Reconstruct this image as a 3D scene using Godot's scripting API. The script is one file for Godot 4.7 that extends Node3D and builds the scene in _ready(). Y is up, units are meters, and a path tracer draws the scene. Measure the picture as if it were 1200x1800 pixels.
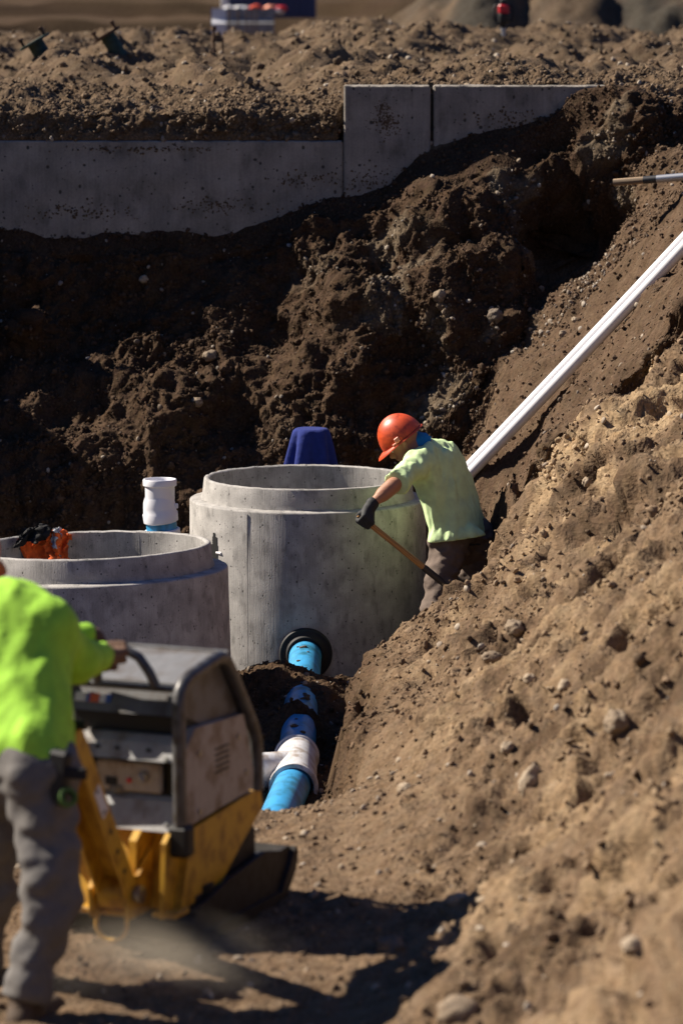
extends Node3D
# An excavation with two concrete manholes. Metres, y up; the eye looks along -z, d is the level distance from the eye.

const EYE := 4.0
const TILT := 7.56
const FPX := 6500.0
const SUN_TRAVEL := Vector3(0.735, -0.665, 0.25)

var M := {}
var taken := {}
var gx := PackedFloat32Array()
var gv := PackedVector3Array()
var gcols := 0
var grows := 0
var gk := PackedFloat32Array()
var gn := PackedVector3Array()
var gcol := PackedColorArray()
var grough := PackedFloat32Array()

func _ready() -> void:
	var cam := Camera3D.new()
	cam.name = "camera"
	add_child(cam)
	cam.position = Vector3(0, EYE, 0)
	cam.rotation_degrees = Vector3(-TILT, 0, 0)
	cam.near = 0.1
	cam.far = 600.0
	var at := CameraAttributesPhysical.new()
	at.frustum_focal_length = 86.6
	at.exposure_aperture = 1.85
	at.frustum_focus_distance = 22.6
	cam.attributes = at
	cam.fov = rad_to_deg(2.0 * atan(900.0 / FPX))

	var env := Environment.new()
	env.background_mode = Environment.BG_SKY
	var sky := Sky.new()
	var psm := ProceduralSkyMaterial.new()
	psm.sky_top_color = Color(0.17, 0.30, 0.52)
	psm.sky_horizon_color = Color(0.47, 0.55, 0.63)
	psm.sky_curve = 0.14
	psm.ground_bottom_color = Color(0.2, 0.16, 0.12)
	psm.ground_horizon_color = Color(0.35, 0.32, 0.28)
	psm.sun_angle_max = 4.0
	sky.sky_material = psm
	env.sky = sky
	env.background_energy_multiplier = 0.52
	env.tonemap_mode = Environment.TONE_MAPPER_LINEAR
	env.tonemap_exposure = 1.85
	env.sdfgi_enabled = true
	env.ssao_enabled = true
	env.ssil_enabled = true
	env.volumetric_fog_enabled = true
	env.volumetric_fog_density = 0.0
	var we := WorldEnvironment.new()
	we.name = "world_environment"
	we.environment = env
	add_child(we)
	var sun := DirectionalLight3D.new()
	sun.name = "sun"
	sun.light_energy = 1.6
	sun.light_color = Color(1.0, 0.955, 0.89)
	sun.light_angular_distance = 0.5
	sun.shadow_enabled = true
	add_child(sun)
	sun.basis = Basis.looking_at(SUN_TRAVEL.normalized(), Vector3.UP)

	make_materials()
	build_ground()
	build_background()
	build_wall()
	build_manholes()
	build_pipes()
	build_cloths()
	build_trench_worker()
	build_compactor()
	build_operator()
	build_site_bits()
	build_stones()
	build_crumbs()
	build_dust()

# ---------------------------------------------------------------- naming
func nm(called: String) -> String:
	if not taken.has(called):
		taken[called] = 0
		return called
	taken[called] += 1
	return "%s_%03d" % [called, taken[called]]

func tag(o: Node, label: String, category: String, group := "") -> void:
	o.set_meta("label", label)
	o.set_meta("category", category)
	if group:
		o.set_meta("group", group)

func thing(called: String, label: String, category: String, at := Vector3.ZERO, group := "") -> Node3D:
	var o := Node3D.new()
	o.name = nm(called)
	o.position = at
	add_child(o)
	tag(o, label, category, group)
	return o

func put(called: String, mesh: Mesh, mat: Material, parent: Node = null) -> MeshInstance3D:
	var o := MeshInstance3D.new()
	o.mesh = mesh
	o.material_override = mat
	if parent == null:
		o.name = nm(called)
		add_child(o)
	else:
		var k := 0
		var n := called
		while parent.has_node(n):
			k += 1
			n = "%s_%03d" % [called, k]
		o.name = n
		parent.add_child(o, true)
	return o

# pixel of the 1200x1800 photograph and level distance to a point in the place
func spot(px: float, py: float, d: float) -> Vector3:
	var p := deg_to_rad(TILT)
	var xc := (px - 600.0) / FPX
	var yc := (900.0 - py) / FPX
	var t := d / (cos(p) + yc * sin(p))
	return Vector3(t * xc, EYE + t * (-sin(p) + yc * cos(p)), -d)

func lin(pts: Array, x: float) -> float:
	if x <= pts[0].x:
		return pts[0].y
	for i in range(1, pts.size()):
		if x < pts[i].x:
			var a: Vector2 = pts[i - 1]
			var b: Vector2 = pts[i]
			return lerpf(a.y, b.y, (x - a.x) / (b.x - a.x))
	return pts[-1].y

func noise(kind: int, freq: float, oct: int, sd: int) -> FastNoiseLite:
	var n := FastNoiseLite.new()
	n.noise_type = kind
	n.frequency = freq
	n.seed = sd
	if oct > 1:
		n.fractal_type = FastNoiseLite.FRACTAL_FBM
		n.fractal_octaves = oct
	else:
		n.fractal_type = FastNoiseLite.FRACTAL_NONE
	if kind == FastNoiseLite.TYPE_CELLULAR:
		n.cellular_return_type = FastNoiseLite.RETURN_DISTANCE
		n.cellular_jitter = 1.0
	return n

# ---------------------------------------------------------------- mesh kit
class Geo:
	var v := PackedVector3Array()
	var n := PackedVector3Array()
	var uv := PackedVector2Array()
	var ix := PackedInt32Array()

	func tri(a: int, b: int, c: int) -> void:
		var g := (v[b] - v[a]).cross(v[c] - v[a])
		if g.dot(n[a] + n[b] + n[c]) > 0.0:
			ix.append_array(PackedInt32Array([a, c, b]))
		else:
			ix.append_array(PackedInt32Array([a, b, c]))

	func vert(p: Vector3, nn: Vector3, t := Vector2.ZERO) -> int:
		v.append(p)
		n.append(nn)
		uv.append(t)
		return v.size() - 1

	func quad(a: Vector3, b: Vector3, c: Vector3, d: Vector3, nn: Vector3) -> void:
		var w := (b - a).length()
		var h := (d - a).length()
		var i := vert(a, nn, Vector2(0, 0))
		vert(b, nn, Vector2(w, 0))
		vert(c, nn, Vector2(w, h))
		vert(d, nn, Vector2(0, h))
		tri(i, i + 1, i + 2)
		tri(i, i + 2, i + 3)

	func flat3(a: Vector3, b: Vector3, c: Vector3, nn: Vector3) -> void:
		var i := vert(a, nn)
		vert(b, nn)
		vert(c, nn)
		tri(i, i + 1, i + 2)

	# chamfered box
	func box(size: Vector3, xf := Transform3D(), bevel := 0.004) -> Geo:
		var h := size / 2.0
		var b := minf(bevel, minf(h.x, minf(h.y, h.z)) * 0.6)
		var pt := func(s: Vector3, axis: int) -> Vector3:
			var q := Vector3(s.x * (h.x - b), s.y * (h.y - b), s.z * (h.z - b))
			q[axis] = s[axis] * h[axis]
			return xf * q
		for a in 3:
			var o1 := (a + 1) % 3
			var o2 := (a + 2) % 3
			for s in [-1.0, 1.0]:
				var c := []
				for k in [[-1.0, -1.0], [1.0, -1.0], [1.0, 1.0], [-1.0, 1.0]]:
					var sv := Vector3.ZERO
					sv[a] = s
					sv[o1] = k[0]
					sv[o2] = k[1]
					c.append(pt.call(sv, a))
				var nn := Vector3.ZERO
				nn[a] = s
				quad(c[0], c[1], c[2], c[3], (xf.basis * nn).normalized())
			for s1 in [-1.0, 1.0]:
				for s2 in [-1.0, 1.0]:
					var e0 := Vector3.ZERO
					e0[o1] = s1
					e0[o2] = s2
					var e1 := e0
					e0[a] = -1.0
					e1[a] = 1.0
					var nn := Vector3.ZERO
					nn[o1] = s1
					nn[o2] = s2
					quad(pt.call(e0, o1), pt.call(e1, o1), pt.call(e1, o2), pt.call(e0, o2), (xf.basis * nn).normalized())
		for sx in [-1.0, 1.0]:
			for sy in [-1.0, 1.0]:
				for sz in [-1.0, 1.0]:
					var s := Vector3(sx, sy, sz)
					flat3(pt.call(s, 0), pt.call(s, 1), pt.call(s, 2), (xf.basis * s).normalized())
		return self

	# profile of (radius, height), outside on the left hand when going up
	func lathe(prof: Array, seg: int, xf := Transform3D(), arc := TAU, from := 0.0, wob: FastNoiseLite = null, amp := 0.0) -> Geo:
		var ns := []
		for i in prof.size() - 1:
			var t: Vector2 = prof[i + 1] - prof[i]
			ns.append(Vector2(t.y, -t.x).normalized())
		var run := 0.0
		for i in prof.size() - 1:
			var n0: Vector2 = ns[i]
			var n1: Vector2 = ns[i]
			if i > 0 and ns[i - 1].dot(n0) > 0.72:
				n0 = (n0 + ns[i - 1]).normalized()
			if i < ns.size() - 1 and ns[i + 1].dot(n1) > 0.72:
				n1 = (ns[i + 1] + ns[i]).normalized()
			var base := v.size()
			var p0: Vector2 = prof[i]
			var p1: Vector2 = prof[i + 1]
			var l := (p1 - p0).length()
			for k in seg + 1:
				var a := from + arc * k / seg
				var cs := cos(a)
				var sn := sin(a)
				var q0 := Vector3(p0.x * cs, p0.y, p0.x * sn)
				var q1 := Vector3(p1.x * cs, p1.y, p1.x * sn)
				if wob:
					q0 += Vector3(cs, 0.6, sn) * wob.get_noise_3dv(q0) * amp
					q1 += Vector3(cs, 0.6, sn) * wob.get_noise_3dv(q1) * amp
				var u := a * maxf(p0.x, p1.x)
				vert(xf * q0, (xf.basis * Vector3(n0.x * cs, n0.y, n0.x * sn)).normalized(), Vector2(u, -run))
				vert(xf * q1, (xf.basis * Vector3(n1.x * cs, n1.y, n1.x * sn)).normalized(), Vector2(u, -run - l))
			for k in seg:
				var a0 := base + k * 2
				tri(a0, a0 + 1, a0 + 3)
				tri(a0, a0 + 3, a0 + 2)
			run += l
		return self

	func tube(path: Array, rad: Variant, seg := 10, caps := true) -> Geo:
		var m := path.size()
		var side := Vector3.ZERO
		var base := v.size()
		var run := 0.0
		for i in m:
			var t: Vector3
			if i == 0:
				t = path[1] - path[0]
			elif i == m - 1:
				t = path[m - 1] - path[m - 2]
			else:
				t = (path[i + 1] - path[i]).normalized() + (path[i] - path[i - 1]).normalized()
			t = t.normalized()
			if i == 0:
				side = t.cross(Vector3.UP if absf(t.y) < 0.9 else Vector3.RIGHT).normalized()
			else:
				side = (side - t * side.dot(t)).normalized()
				run += (path[i] - path[i - 1]).length()
			var up := side.cross(t)
			var r: float = rad[i] if rad is Array else rad
			for k in seg + 1:
				var a := TAU * k / seg
				var dv := side * cos(a) + up * sin(a)
				vert(path[i] + dv * r, dv, Vector2(a * r, run))
		for i in m - 1:
			for k in seg:
				var a0 := base + i * (seg + 1) + k
				var b0 := a0 + seg + 1
				tri(a0, a0 + 1, b0 + 1)
				tri(a0, b0 + 1, b0)
		if caps:
			for e in [0, m - 1]:
				var t2: Vector3 = (path[0] - path[1]) if e == 0 else (path[m - 1] - path[m - 2])
				t2 = t2.normalized()
				var c := vert(path[e], t2)
				for k in seg + 1:
					vert(v[base + e * (seg + 1) + k], t2)
				for k in seg:
					tri(c, c + 1 + k, c + 2 + k)
		return self

	# outline in (x, y) given depth along z, then placed
	func prism(poly: PackedVector2Array, depth: float, xf := Transform3D()) -> Geo:
		var t := Geometry2D.triangulate_polygon(poly)
		for s in [-0.5, 0.5]:
			var nn := (xf.basis * Vector3(0, 0, signf(s))).normalized()
			var b := v.size()
			for p in poly:
				vert(xf * Vector3(p.x, p.y, s * depth), nn, p)
			for i in range(0, t.size(), 3):
				tri(b + t[i], b + t[i + 1], b + t[i + 2])
		var area := 0.0
		for i in poly.size():
			var p := poly[i]
			var q := poly[(i + 1) % poly.size()]
			area += p.x * q.y - q.x * p.y
		for i in poly.size():
			var p := poly[i]
			var q := poly[(i + 1) % poly.size()]
			var o := Vector3(q.y - p.y, p.x - q.x, 0) * signf(area)
			quad(xf * Vector3(p.x, p.y, -0.5 * depth), xf * Vector3(q.x, q.y, -0.5 * depth), xf * Vector3(q.x, q.y, 0.5 * depth), xf * Vector3(p.x, p.y, 0.5 * depth), (xf.basis * o).normalized())
		return self

	# sheet of points, rows x cols
	func sheet(p: Array, cols: int, thick := 0.0) -> Geo:
		var rows := p.size() / cols
		var ns := []
		for r in rows:
			for c in cols:
				var du: Vector3 = p[r * cols + mini(c + 1, cols - 1)] - p[r * cols + maxi(c - 1, 0)]
				var dv: Vector3 = p[mini(r + 1, rows - 1) * cols + c] - p[maxi(r - 1, 0) * cols + c]
				var nn := du.cross(dv)
				ns.append(nn.normalized() if nn.length() > 1e-12 else Vector3.UP)
		for side in ([0, 1] if thick > 0.0 else [0]):
			var base := v.size()
			for i in p.size():
				vert(p[i] - ns[i] * thick * side, ns[i] * (1.0 - 2.0 * side), Vector2(i % cols, i / cols) * 0.02)
			for r in rows - 1:
				for c in cols - 1:
					var a := base + r * cols + c
					tri(a, a + 1, a + cols + 1)
					tri(a, a + cols + 1, a + cols)
		return self

	func mesh() -> ArrayMesh:
		var a := []
		a.resize(Mesh.ARRAY_MAX)
		a[Mesh.ARRAY_VERTEX] = v
		a[Mesh.ARRAY_NORMAL] = n
		a[Mesh.ARRAY_TEX_UV] = uv
		a[Mesh.ARRAY_INDEX] = ix
		var m := ArrayMesh.new()
		m.add_surface_from_arrays(Mesh.PRIMITIVE_TRIANGLES, a)
		return m

func move(at: Vector3, deg := Vector3.ZERO) -> Transform3D:
	return Transform3D(Basis.from_euler(deg * PI / 180.0), at)

# upright axis laid along a direction
func along(at: Vector3, dir: Vector3) -> Transform3D:
	var y := dir.normalized()
	var x := y.cross(Vector3(0, 0, 1) if absf(y.z) < 0.9 else Vector3(1, 0, 0)).normalized()
	return Transform3D(Basis(x, y, x.cross(y)), at)

# uneven rounded lump: a cube blown up to a ball and pushed about by noise
func lump(size: Vector3, sd: int, rough := 0.25, div := 5) -> ArrayMesh:
	var nz := noise(FastNoiseLite.TYPE_SIMPLEX, 0.9, 3, sd)
	var v := PackedVector3Array()
	var n := PackedVector3Array()
	var ix := PackedInt32Array()
	for f in 6:
		var b := v.size()
		var ax := f % 3
		var s := -1.0 if f < 3 else 1.0
		for i in div + 1:
			for j in div + 1:
				var p := Vector3.ZERO
				p[ax] = s
				p[(ax + 1) % 3] = tan((2.0 * i / div - 1.0) * PI / 4.0)
				p[(ax + 2) % 3] = tan((2.0 * j / div - 1.0) * PI / 4.0)
				p = p.normalized()
				p *= 1.0 + rough * nz.get_noise_3dv(p * 1.3)
				v.append(p * size)
				n.append(Vector3.ZERO)
		for i in div:
			for j in div:
				var a := b + i * (div + 1) + j
				for t in [[a, a + 1, a + div + 2], [a, a + div + 2, a + div + 1]]:
					var g: Vector3 = (v[t[1]] - v[t[0]]).cross(v[t[2]] - v[t[0]])
					if g.dot(v[t[0]]) > 0.0:
						ix.append_array(PackedInt32Array([t[0], t[2], t[1]]))
					else:
						ix.append_array(PackedInt32Array(t))
						g = -g
					g = g.normalized()
					for q in t:
						n[q] += g
	# shared edges of the six faces get one normal
	var at := {}
	for i in v.size():
		var key := Vector3i((v[i] * 1e5).round())
		at[key] = at.get(key, Vector3.ZERO) + n[i]
	for i in v.size():
		n[i] = at[Vector3i((v[i] * 1e5).round())].normalized()
	var a := []
	a.resize(Mesh.ARRAY_MAX)
	a[Mesh.ARRAY_VERTEX] = v
	a[Mesh.ARRAY_NORMAL] = n
	a[Mesh.ARRAY_INDEX] = ix
	var m := ArrayMesh.new()
	m.add_surface_from_arrays(Mesh.PRIMITIVE_TRIANGLES, a)
	return m

# a cut is a plane, or [plane, centre, reach] for a cut that acts only within reach of a centre
func trim(d: float, cuts: Array, p: Vector3) -> float:
	for c in cuts:
		if c is Plane:
			d = maxf(d, c.distance_to(p))
		else:
			d = maxf(d, minf(c[0].distance_to(p), c[2] - p.distance_to(c[1])))
	return d

# a smooth union of tapered bones [a, b, ra, rb], meshed as surface nets; cuts are planes whose upper side is cut off
func flesh(bones: Array, k: float, cell: float, at := Vector3.ZERO, amp := 0.0, fold := Vector3.ONE, cuts := [], sd := 3) -> ArrayMesh:
	var lo := Vector3.ONE * 1e9
	var hi := -lo
	for b in bones:
		var r: float = maxf(b[2], b[3]) + k + 2.5 * cell
		lo = lo.min(b[0] - Vector3.ONE * r).min(b[1] - Vector3.ONE * r)
		hi = hi.max(b[0] + Vector3.ONE * r).max(b[1] + Vector3.ONE * r)
	var nx := int((hi.x - lo.x) / cell) + 2
	var ny := int((hi.y - lo.y) / cell) + 2
	var nz := int((hi.z - lo.z) / cell) + 2
	var f := PackedFloat32Array()
	f.resize(nx * ny * nz)
	for b in bones:
		var a: Vector3 = b[0]
		var ab: Vector3 = b[1] - a
		var l2 := maxf(ab.length_squared(), 1e-9)
		var ra: float = b[2]
		var dr: float = b[3] - ra
		var r: float = maxf(b[2], b[3]) + 3.0 * k + 2.0 * cell
		var q0 := ((a.min(b[1]) - Vector3.ONE * r - lo) / cell).max(Vector3.ZERO)
		var q1 := ((a.max(b[1]) + Vector3.ONE * r - lo) / cell)
		for z in range(int(q0.z), mini(int(q1.z) + 2, nz)):
			for y in range(int(q0.y), mini(int(q1.y) + 2, ny)):
				var row := (z * ny + y) * nx
				for x in range(int(q0.x), mini(int(q1.x) + 2, nx)):
					var p := lo + Vector3(x, y, z) * cell - a
					var h := clampf(p.dot(ab) / l2, 0.0, 1.0)
					var dd := (p - ab * h).length() - ra - dr * h
					if dd < 4.0 * k + 2.0 * cell:
						f[row + x] += exp(-dd / k)
	var wrinkle := noise(FastNoiseLite.TYPE_SIMPLEX, 1.0, 2, sd)
	for z in nz:
		for y in ny:
			var row := (z * ny + y) * nx
			for x in nx:
				var s := f[row + x]
				var d := -k * log(s) if s > 1e-6 else 0.2
				if d < 4.0 * cell and d > -4.0 * cell:
					var p := lo + Vector3(x, y, z) * cell
					if amp > 0.0:
						d += amp * wrinkle.get_noise_3dv(p * fold)
					d = trim(d, cuts, p)
				elif d < 0.0 and not cuts.is_empty():
					d = trim(d, cuts, lo + Vector3(x, y, z) * cell)
				f[row + x] = d
	var id := PackedInt32Array()
	id.resize(f.size())
	id.fill(-1)
	var v := PackedVector3Array()
	var step := [0, 1, nx, nx + 1, nx * ny, nx * ny + 1, nx * ny + nx, nx * ny + nx + 1]
	for z in nz - 1:
		for y in ny - 1:
			for x in nx - 1:
				var i := (z * ny + y) * nx + x
				if absf(f[i]) > 2.5 * cell:
					continue
				var sum := Vector3.ZERO
				var cnt := 0
				for e in [[0, 1], [2, 3], [4, 5], [6, 7], [0, 2], [1, 3], [4, 6], [5, 7], [0, 4], [1, 5], [2, 6], [3, 7]]:
					var fa := f[i + step[e[0]]]
					var fb := f[i + step[e[1]]]
					if (fa < 0.0) != (fb < 0.0):
						var t := fa / (fa - fb)
						var pa := Vector3(e[0] & 1, (e[0] >> 1) & 1, e[0] >> 2)
						var pb := Vector3(e[1] & 1, (e[1] >> 1) & 1, e[1] >> 2)
						sum += pa.lerp(pb, t)
						cnt += 1
				if cnt:
					id[i] = v.size()
					v.append(lo + (Vector3(x, y, z) + sum / cnt) * cell - at)
	var n := PackedVector3Array()
	n.resize(v.size())
	var ix := PackedInt32Array()
	var dirs := [1, nx, nx * ny]
	for z in range(1, nz - 1):
		for y in range(1, ny - 1):
			for x in range(1, nx - 1):
				var i := (z * ny + y) * nx + x
				var f0 := f[i]
				if absf(f0) > 2.5 * cell:
					continue
				for ax in 3:
					var f1 := f[i + dirs[ax]]
					if (f0 < 0.0) == (f1 < 0.0):
						continue
					var u: int = dirs[(ax + 1) % 3]
					var w: int = dirs[(ax + 2) % 3]
					var qa := id[i]
					var qb := id[i - u]
					var qc := id[i - u - w]
					var qd := id[i - w]
					if qa < 0 or qb < 0 or qc < 0 or qd < 0:
						continue
					if f0 < 0.0:
						ix.append_array(PackedInt32Array([qa, qc, qb, qa, qd, qc]))
					else:
						ix.append_array(PackedInt32Array([qa, qb, qc, qa, qc, qd]))
	for i in range(0, ix.size(), 3):
		var g := (v[ix[i + 2]] - v[ix[i]]).cross(v[ix[i + 1]] - v[ix[i]])
		n[ix[i]] += g
		n[ix[i + 1]] += g
		n[ix[i + 2]] += g
	for i in n.size():
		n[i] = n[i].normalized()
	var a := []
	a.resize(Mesh.ARRAY_MAX)
	a[Mesh.ARRAY_VERTEX] = v
	a[Mesh.ARRAY_NORMAL] = n
	a[Mesh.ARRAY_INDEX] = ix
	var m := ArrayMesh.new()
	m.add_surface_from_arrays(Mesh.PRIMITIVE_TRIANGLES, a)
	return m

# ---------------------------------------------------------------- materials
func plainmat(r: float, g: float, b: float, rough := 0.8, metal := 0.0, spec := 0.5) -> StandardMaterial3D:
	var m := StandardMaterial3D.new()
	m.albedo_color = Color(r, g, b).linear_to_srgb()
	m.roughness = rough
	m.metallic = metal
	m.metallic_specular = spec
	return m

func pic(w: int, h: int, data: PackedByteArray) -> ImageTexture:
	return ImageTexture.create_from_image(Image.create_from_data(w, h, false, Image.FORMAT_RGB8, data))

# value of a noise that repeats every «n» pixels
func wrapped(nz: FastNoiseLite, n: int, x: int, y: int, stretch := Vector2.ONE) -> float:
	var a := nz.get_noise_2d(x * stretch.x, y * stretch.y)
	var e := 48.0
	var fx := clampf((x - (n - e)) / e, 0.0, 1.0)
	var fy := clampf((y - (n - e)) / e, 0.0, 1.0)
	if fx > 0.0:
		a = lerpf(a, nz.get_noise_2d((x - n) * stretch.x, y * stretch.y), fx)
	if fy > 0.0:
		var b := nz.get_noise_2d(x * stretch.x, (y - n) * stretch.y)
		if fx > 0.0:
			b = lerpf(b, nz.get_noise_2d((x - n) * stretch.x, (y - n) * stretch.y), fx)
		a = lerpf(a, b, fy)
	return a

func soil_textures() -> Array:
	var n := 512
	var fine := noise(FastNoiseLite.TYPE_SIMPLEX, 0.035, 5, 11)
	var grit := noise(FastNoiseLite.TYPE_CELLULAR, 0.11, 1, 12)
	var cell := noise(FastNoiseLite.TYPE_CELLULAR, 0.045, 1, 13)
	var tint := noise(FastNoiseLite.TYPE_SIMPLEX, 0.008, 3, 14)
	var col := PackedByteArray()
	var hgt := PackedByteArray()
	col.resize(n * n * 3)
	hgt.resize(n * n * 3)
	var rng := RandomNumberGenerator.new()
	rng.seed = 5
	for y in n:
		for x in n:
			var a := wrapped(fine, n, x, y)
			var g := wrapped(grit, n, x, y)
			var c := wrapped(cell, n, x, y)
			var t := wrapped(tint, n, x, y)
			var h := 0.5 + 0.32 * a - 0.16 * g - 0.22 * c
			var l := 0.86 + 0.20 * a - 0.08 * (g + 0.5) + 0.10 * t + rng.randf_range(-0.05, 0.05)
			# pale grit standing out here and there
			if g < -0.86 and t > -0.1:
				l += 0.22
			l = clampf(l, 0.25, 1.0)
			var i := (y * n + x) * 3
			col[i] = int(255 * l)
			col[i + 1] = int(255 * clampf(l * (0.985 + 0.03 * t), 0, 1))
			col[i + 2] = int(255 * clampf(l * (0.965 + 0.06 * t), 0, 1))
			var hv := int(255 * clampf(h + rng.randf_range(-0.03, 0.03), 0, 1))
			hgt[i] = hv
			hgt[i + 1] = hv
			hgt[i + 2] = hv
	return [pic(n, n, col), pic(n, n, hgt)]

func concrete_textures() -> Array:
	var n := 768
	var big := noise(FastNoiseLite.TYPE_SIMPLEX, 0.006, 5, 21)
	var streak := noise(FastNoiseLite.TYPE_SIMPLEX, 0.05, 3, 22)
	var fine := noise(FastNoiseLite.TYPE_SIMPLEX, 0.09, 3, 23)
	var stain := noise(FastNoiseLite.TYPE_SIMPLEX, 0.011, 4, 24)
	var col := PackedByteArray()
	var hgt := PackedByteArray()
	col.resize(n * n * 3)
	hgt.resize(n * n * 3)
	var lum := PackedFloat32Array()
	var hh := PackedFloat32Array()
	lum.resize(n * n)
	hh.resize(n * n)
	var rng := RandomNumberGenerator.new()
	rng.seed = 8
	for y in n:
		for x in n:
			var a := wrapped(big, n, x, y)
			var s := wrapped(streak, n, x, y, Vector2(1.6, 0.05))
			var f := wrapped(fine, n, x, y)
			var st := wrapped(stain, n, x, y, Vector2(1.0, 0.5))
			lum[y * n + x] = 0.88 + 0.12 * a + 0.035 * s + 0.04 * f - 0.12 * smoothstep(0.15, 0.75, st) + rng.randf_range(-0.025, 0.025)
			hh[y * n + x] = 0.6 + 0.10 * s + 0.10 * f + 0.08 * a
	# air holes left by the form, in clusters
	for k in 620:
		var cx := rng.randi_range(0, n - 1)
		var cy := rng.randi_range(0, n - 1)
		if stain.get_noise_2d(cx * 1.7, cy * 1.7) < -0.05 and rng.randf() < 0.8:
			continue
		var r := 0.9 + 3.4 * pow(rng.randf(), 4.0)
		var q := rng.randf_range(0.7, 1.6)
		for dy in range(-6, 7):
			for dx in range(-6, 7):
				var e := sqrt(dx * dx * q + dy * dy / q)
				if e < r + 1.0:
					var i := posmod(cy + dy, n) * n + posmod(cx + dx, n)
					var w := clampf(r + 1.0 - e, 0, 1)
					lum[i] = lerpf(lum[i], 0.34, w * 0.8)
					hh[i] = lerpf(hh[i], 0.05, w)
	for i in n * n:
		var l := clampf(lum[i], 0.2, 1.0)
		col[i * 3] = int(255 * l)
		col[i * 3 + 1] = int(255 * l * 0.985)
		col[i * 3 + 2] = int(255 * l * 0.965)
		var h := int(255 * clampf(hh[i], 0, 1))
		hgt[i * 3] = h
		hgt[i * 3 + 1] = h
		hgt[i * 3 + 2] = h
	return [pic(n, n, col), pic(n, n, hgt)]

# cloth: two-way weave with soft creases and dirt
func cloth_textures() -> Array:
	var n := 256
	var big := noise(FastNoiseLite.TYPE_SIMPLEX, 0.02, 4, 31)
	var col := PackedByteArray()
	var hgt := PackedByteArray()
	col.resize(n * n * 3)
	hgt.resize(n * n * 3)
	for y in n:
		for x in n:
			var a := wrapped(big, n, x, y)
			var w := 0.5 + 0.25 * sin(x * TAU / 4.0) + 0.25 * sin(y * TAU / 4.0)
			var l := int(255 * clampf(0.93 + 0.07 * a, 0, 1))
			var h := int(255 * clampf(0.45 + 0.4 * a + 0.08 * w, 0, 1))
			var i := (y * n + x) * 3
			for q in 3:
				col[i + q] = l
				hgt[i + q] = h
	return [pic(n, n, col), pic(n, n, hgt)]

func scuff_texture() -> ImageTexture:
	var n := 512
	var big := noise(FastNoiseLite.TYPE_SIMPLEX, 0.012, 5, 41)
	var fine := noise(FastNoiseLite.TYPE_SIMPLEX, 0.06, 3, 42)
	var col := PackedByteArray()
	col.resize(n * n * 3)
	for y in n:
		for x in n:
			var a := wrapped(big, n, x, y)
			var f := wrapped(fine, n, x, y, Vector2(1, 0.3))
			var dirt := 0.65 * smoothstep(-0.25, 0.75, a + 0.35 * f)
			var l := 0.94 + 0.05 * f
			var i := (y * n + x) * 3
			col[i] = int(255 * clampf(lerpf(l, 0.60, dirt), 0, 1))
			col[i + 1] = int(255 * clampf(lerpf(l, 0.52, dirt), 0, 1))
			col[i + 2] = int(255 * clampf(lerpf(l, 0.44, dirt), 0, 1))
	return pic(n, n, col)

func wood_texture() -> ImageTexture:
	var n := 256
	var g := noise(FastNoiseLite.TYPE_SIMPLEX, 0.03, 4, 51)
	var col := PackedByteArray()
	col.resize(n * n * 3)
	for y in n:
		for x in n:
			var a := wrapped(g, n, x, y, Vector2(2.5, 0.12))
			var l := clampf(0.82 + 0.3 * a, 0, 1)
			var i := (y * n + x) * 3
			col[i] = int(255 * l)
			col[i + 1] = int(255 * l * 0.96)
			col[i + 2] = int(255 * l * 0.9)
	return pic(n, n, col)

func wear(m: StandardMaterial3D, t: Array, scale: float, relief := 0.0, world := false) -> StandardMaterial3D:
	m.albedo_texture = t[0]
	if t.size() > 1 and relief > 0.0:
		m.heightmap_enabled = true
		m.heightmap_texture = t[1]
		m.heightmap_scale = relief
	m.uv1_triplanar = true
	m.uv1_world_triplanar = world
	m.uv1_scale = Vector3.ONE * scale
	m.uv1_triplanar_sharpness = 3.0
	return m

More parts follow.
